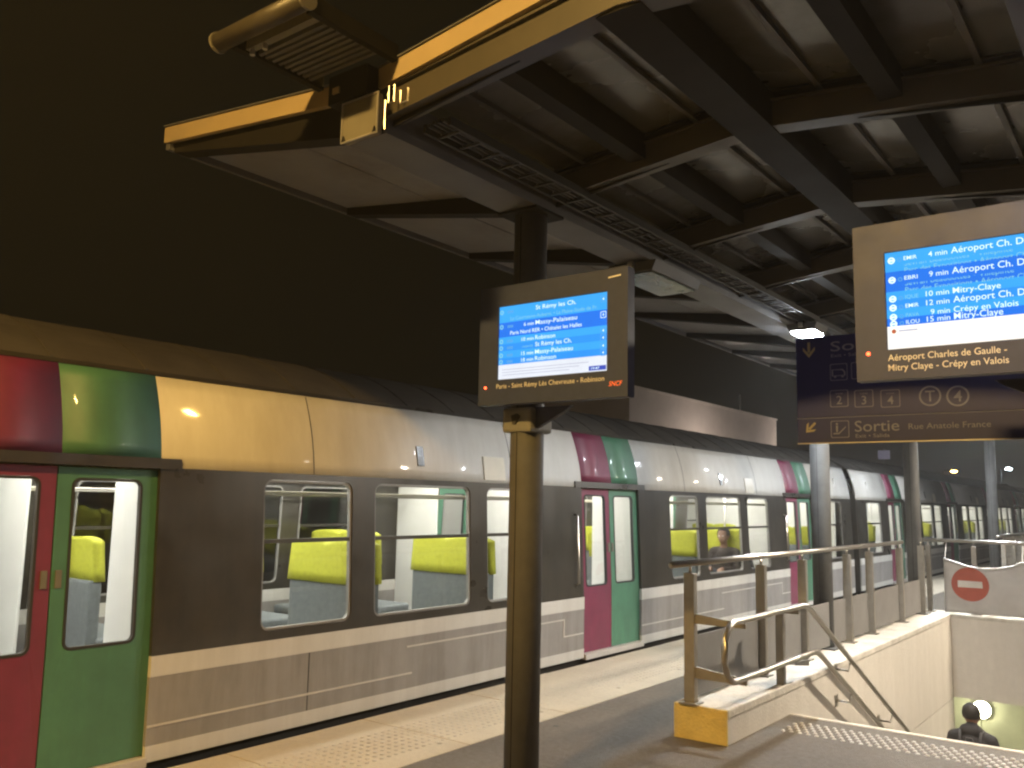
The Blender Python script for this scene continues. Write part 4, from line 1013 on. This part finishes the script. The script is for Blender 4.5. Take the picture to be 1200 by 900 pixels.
# ------------------------------------------------------------------ far side of the tracks
tag(obj('far_platform', bx(-16, -11.3, -30, 120, -1.1, -.0, bev=.0), 'asphalt'), kind='structure')
bd = empty('station_building', (-14.5, 26, 0)); tag(bd, 'low white flat roofed building behind the train roof', 'building')
child('wall', bx(-19, -13.0, 22.9, 35.0, 0, 5.14), 'building', bd)
child('parapet_cap', bx(-19.05, -12.96, 22.85, 35.04, 5.141, 5.2), 'building', bd)
for k in range(3):
    yw = 23.8+3.0*k; w_ = child('window', bx(-13.03, -12.985, yw, yw+1.3, 1.0, 2.5), 'train_dark', bd); child('window_sill', bx(-13.0, -12.93, yw-.05, yw+1.35, .94, .995), 'building', w_)
child('door', bx(-13.02, -12.98, 33.2, 34.2, .005, 2.1), 'train_grey', bd)
child('aerial', tb([(-13.3, 32.0, 5.2), (-13.3, 32.0, 5.9)], .02, 6), 'bar_alu', bd)
def building_fill_lamp(x, y, z, m, label, r):  # lamps added out of sight behind the train to light the white wall
    e = empty('building_fill_lamp', (x, y, 0)); tag(e, label, 'street lamp', 'added fill lamps by the white building')
    child('post', tb([(x, y, 0), (x, y, z*.6), (x, y, z)], [.07, .05, .04], 10), 'column_paint', e, smooth=True)
    child('collar', tb([(x, y, z), (x, y, z+.05)], .07, 12), 'lamp_housing', e)
    child('globe', ellips(x, y, z+.05+r*.9, r, r, r, 16), m, e, smooth=True)
def street_lamp(x, y, z, m, label, head=.22):
    e = empty('street_lamp', (x, y, 0)); tag(e, label, 'street lamp', 'street lamps across the tracks')
    child('post', tb([(x, y, -1.1 if x < -16 or y > 118 else 0), (x, y, z*.6), (x, y, z+.05)], [.08, .06, .045], 10), 'column_paint', e, smooth=True)
    child('arm', tb([(x, y, z+.04), (x+.25, y, z+.14), (x+.6, y, z+.12)], .025, 8), 'column_paint', e, smooth=True)
    child('lamp_head', prism(bmesh.new(), [(x+.35, z+.06), (x+.95, z+.06), (x+.85, z+.17), (x+.45, z+.17)], 'y', y-.13, y+.13), 'lamp_housing', e)
    bm = ellips(x+.65, y, z+.05, head, head*.8, head*.45, 14); child('lens', bm, m, e, smooth=True)
q = on_y(1118, 553, 62); street_lamp(q.x-.65, q.y, q.z, 'em_far_orange', 'street lamp with orange glow far beyond the train', .20)
q = on_y(1182, 550, 95); street_lamp(q.x-.65, q.y, q.z, 'em_far_white', 'street lamp with cold white glow far beyond the train', .28)
building_fill_lamp(-11.9, 36.6, 2.9, 'em_building_fill', 'added hidden globe lamp post lighting the corner of the white building', .16)
building_fill_lamp(-11.4, 27.5, 2.6, 'em_building_fill', 'added hidden globe lamp post by the windows of the white building', .12)
q = on_y(1036, 533, 42)
ps = empty('platform_sign', (q.x, 42, 0)); tag(ps, 'small pale square sign on a post across the tracks', 'sign')
child('post', tb([(q.x, 42.05, 0), (q.x, 42.05, q.z+.3)], .04, 8), 'column_paint', ps, smooth=True)
child('board', bx(q.x-.26, q.x+.26, 41.98, 42.0, q.z-.2, q.z+.2, bev=.01), 'sign_white', ps)

# ------------------------------------------------------------------ damp night air that glows round the lamps
hm = bpy.data.materials.new('night_air'); hm.use_nodes = True; hn = hm.node_tree.nodes; hn.clear()
ho = hn.new('ShaderNodeOutputMaterial'); hv = hn.new('ShaderNodeVolumePrincipled')
hv.inputs['Color'].default_value = (.92, .92, .92, 1); hv.inputs['Density'].default_value = .0022; hv.inputs['Anisotropy'].default_value = .3
hm.node_tree.links.new(hv.outputs[0], ho.inputs['Volume'])
MATS['night_air'] = hm
tag(obj('haze', bx(-620, 620, -320, 920, -5, 8.0), 'night_air'), kind='stuff')
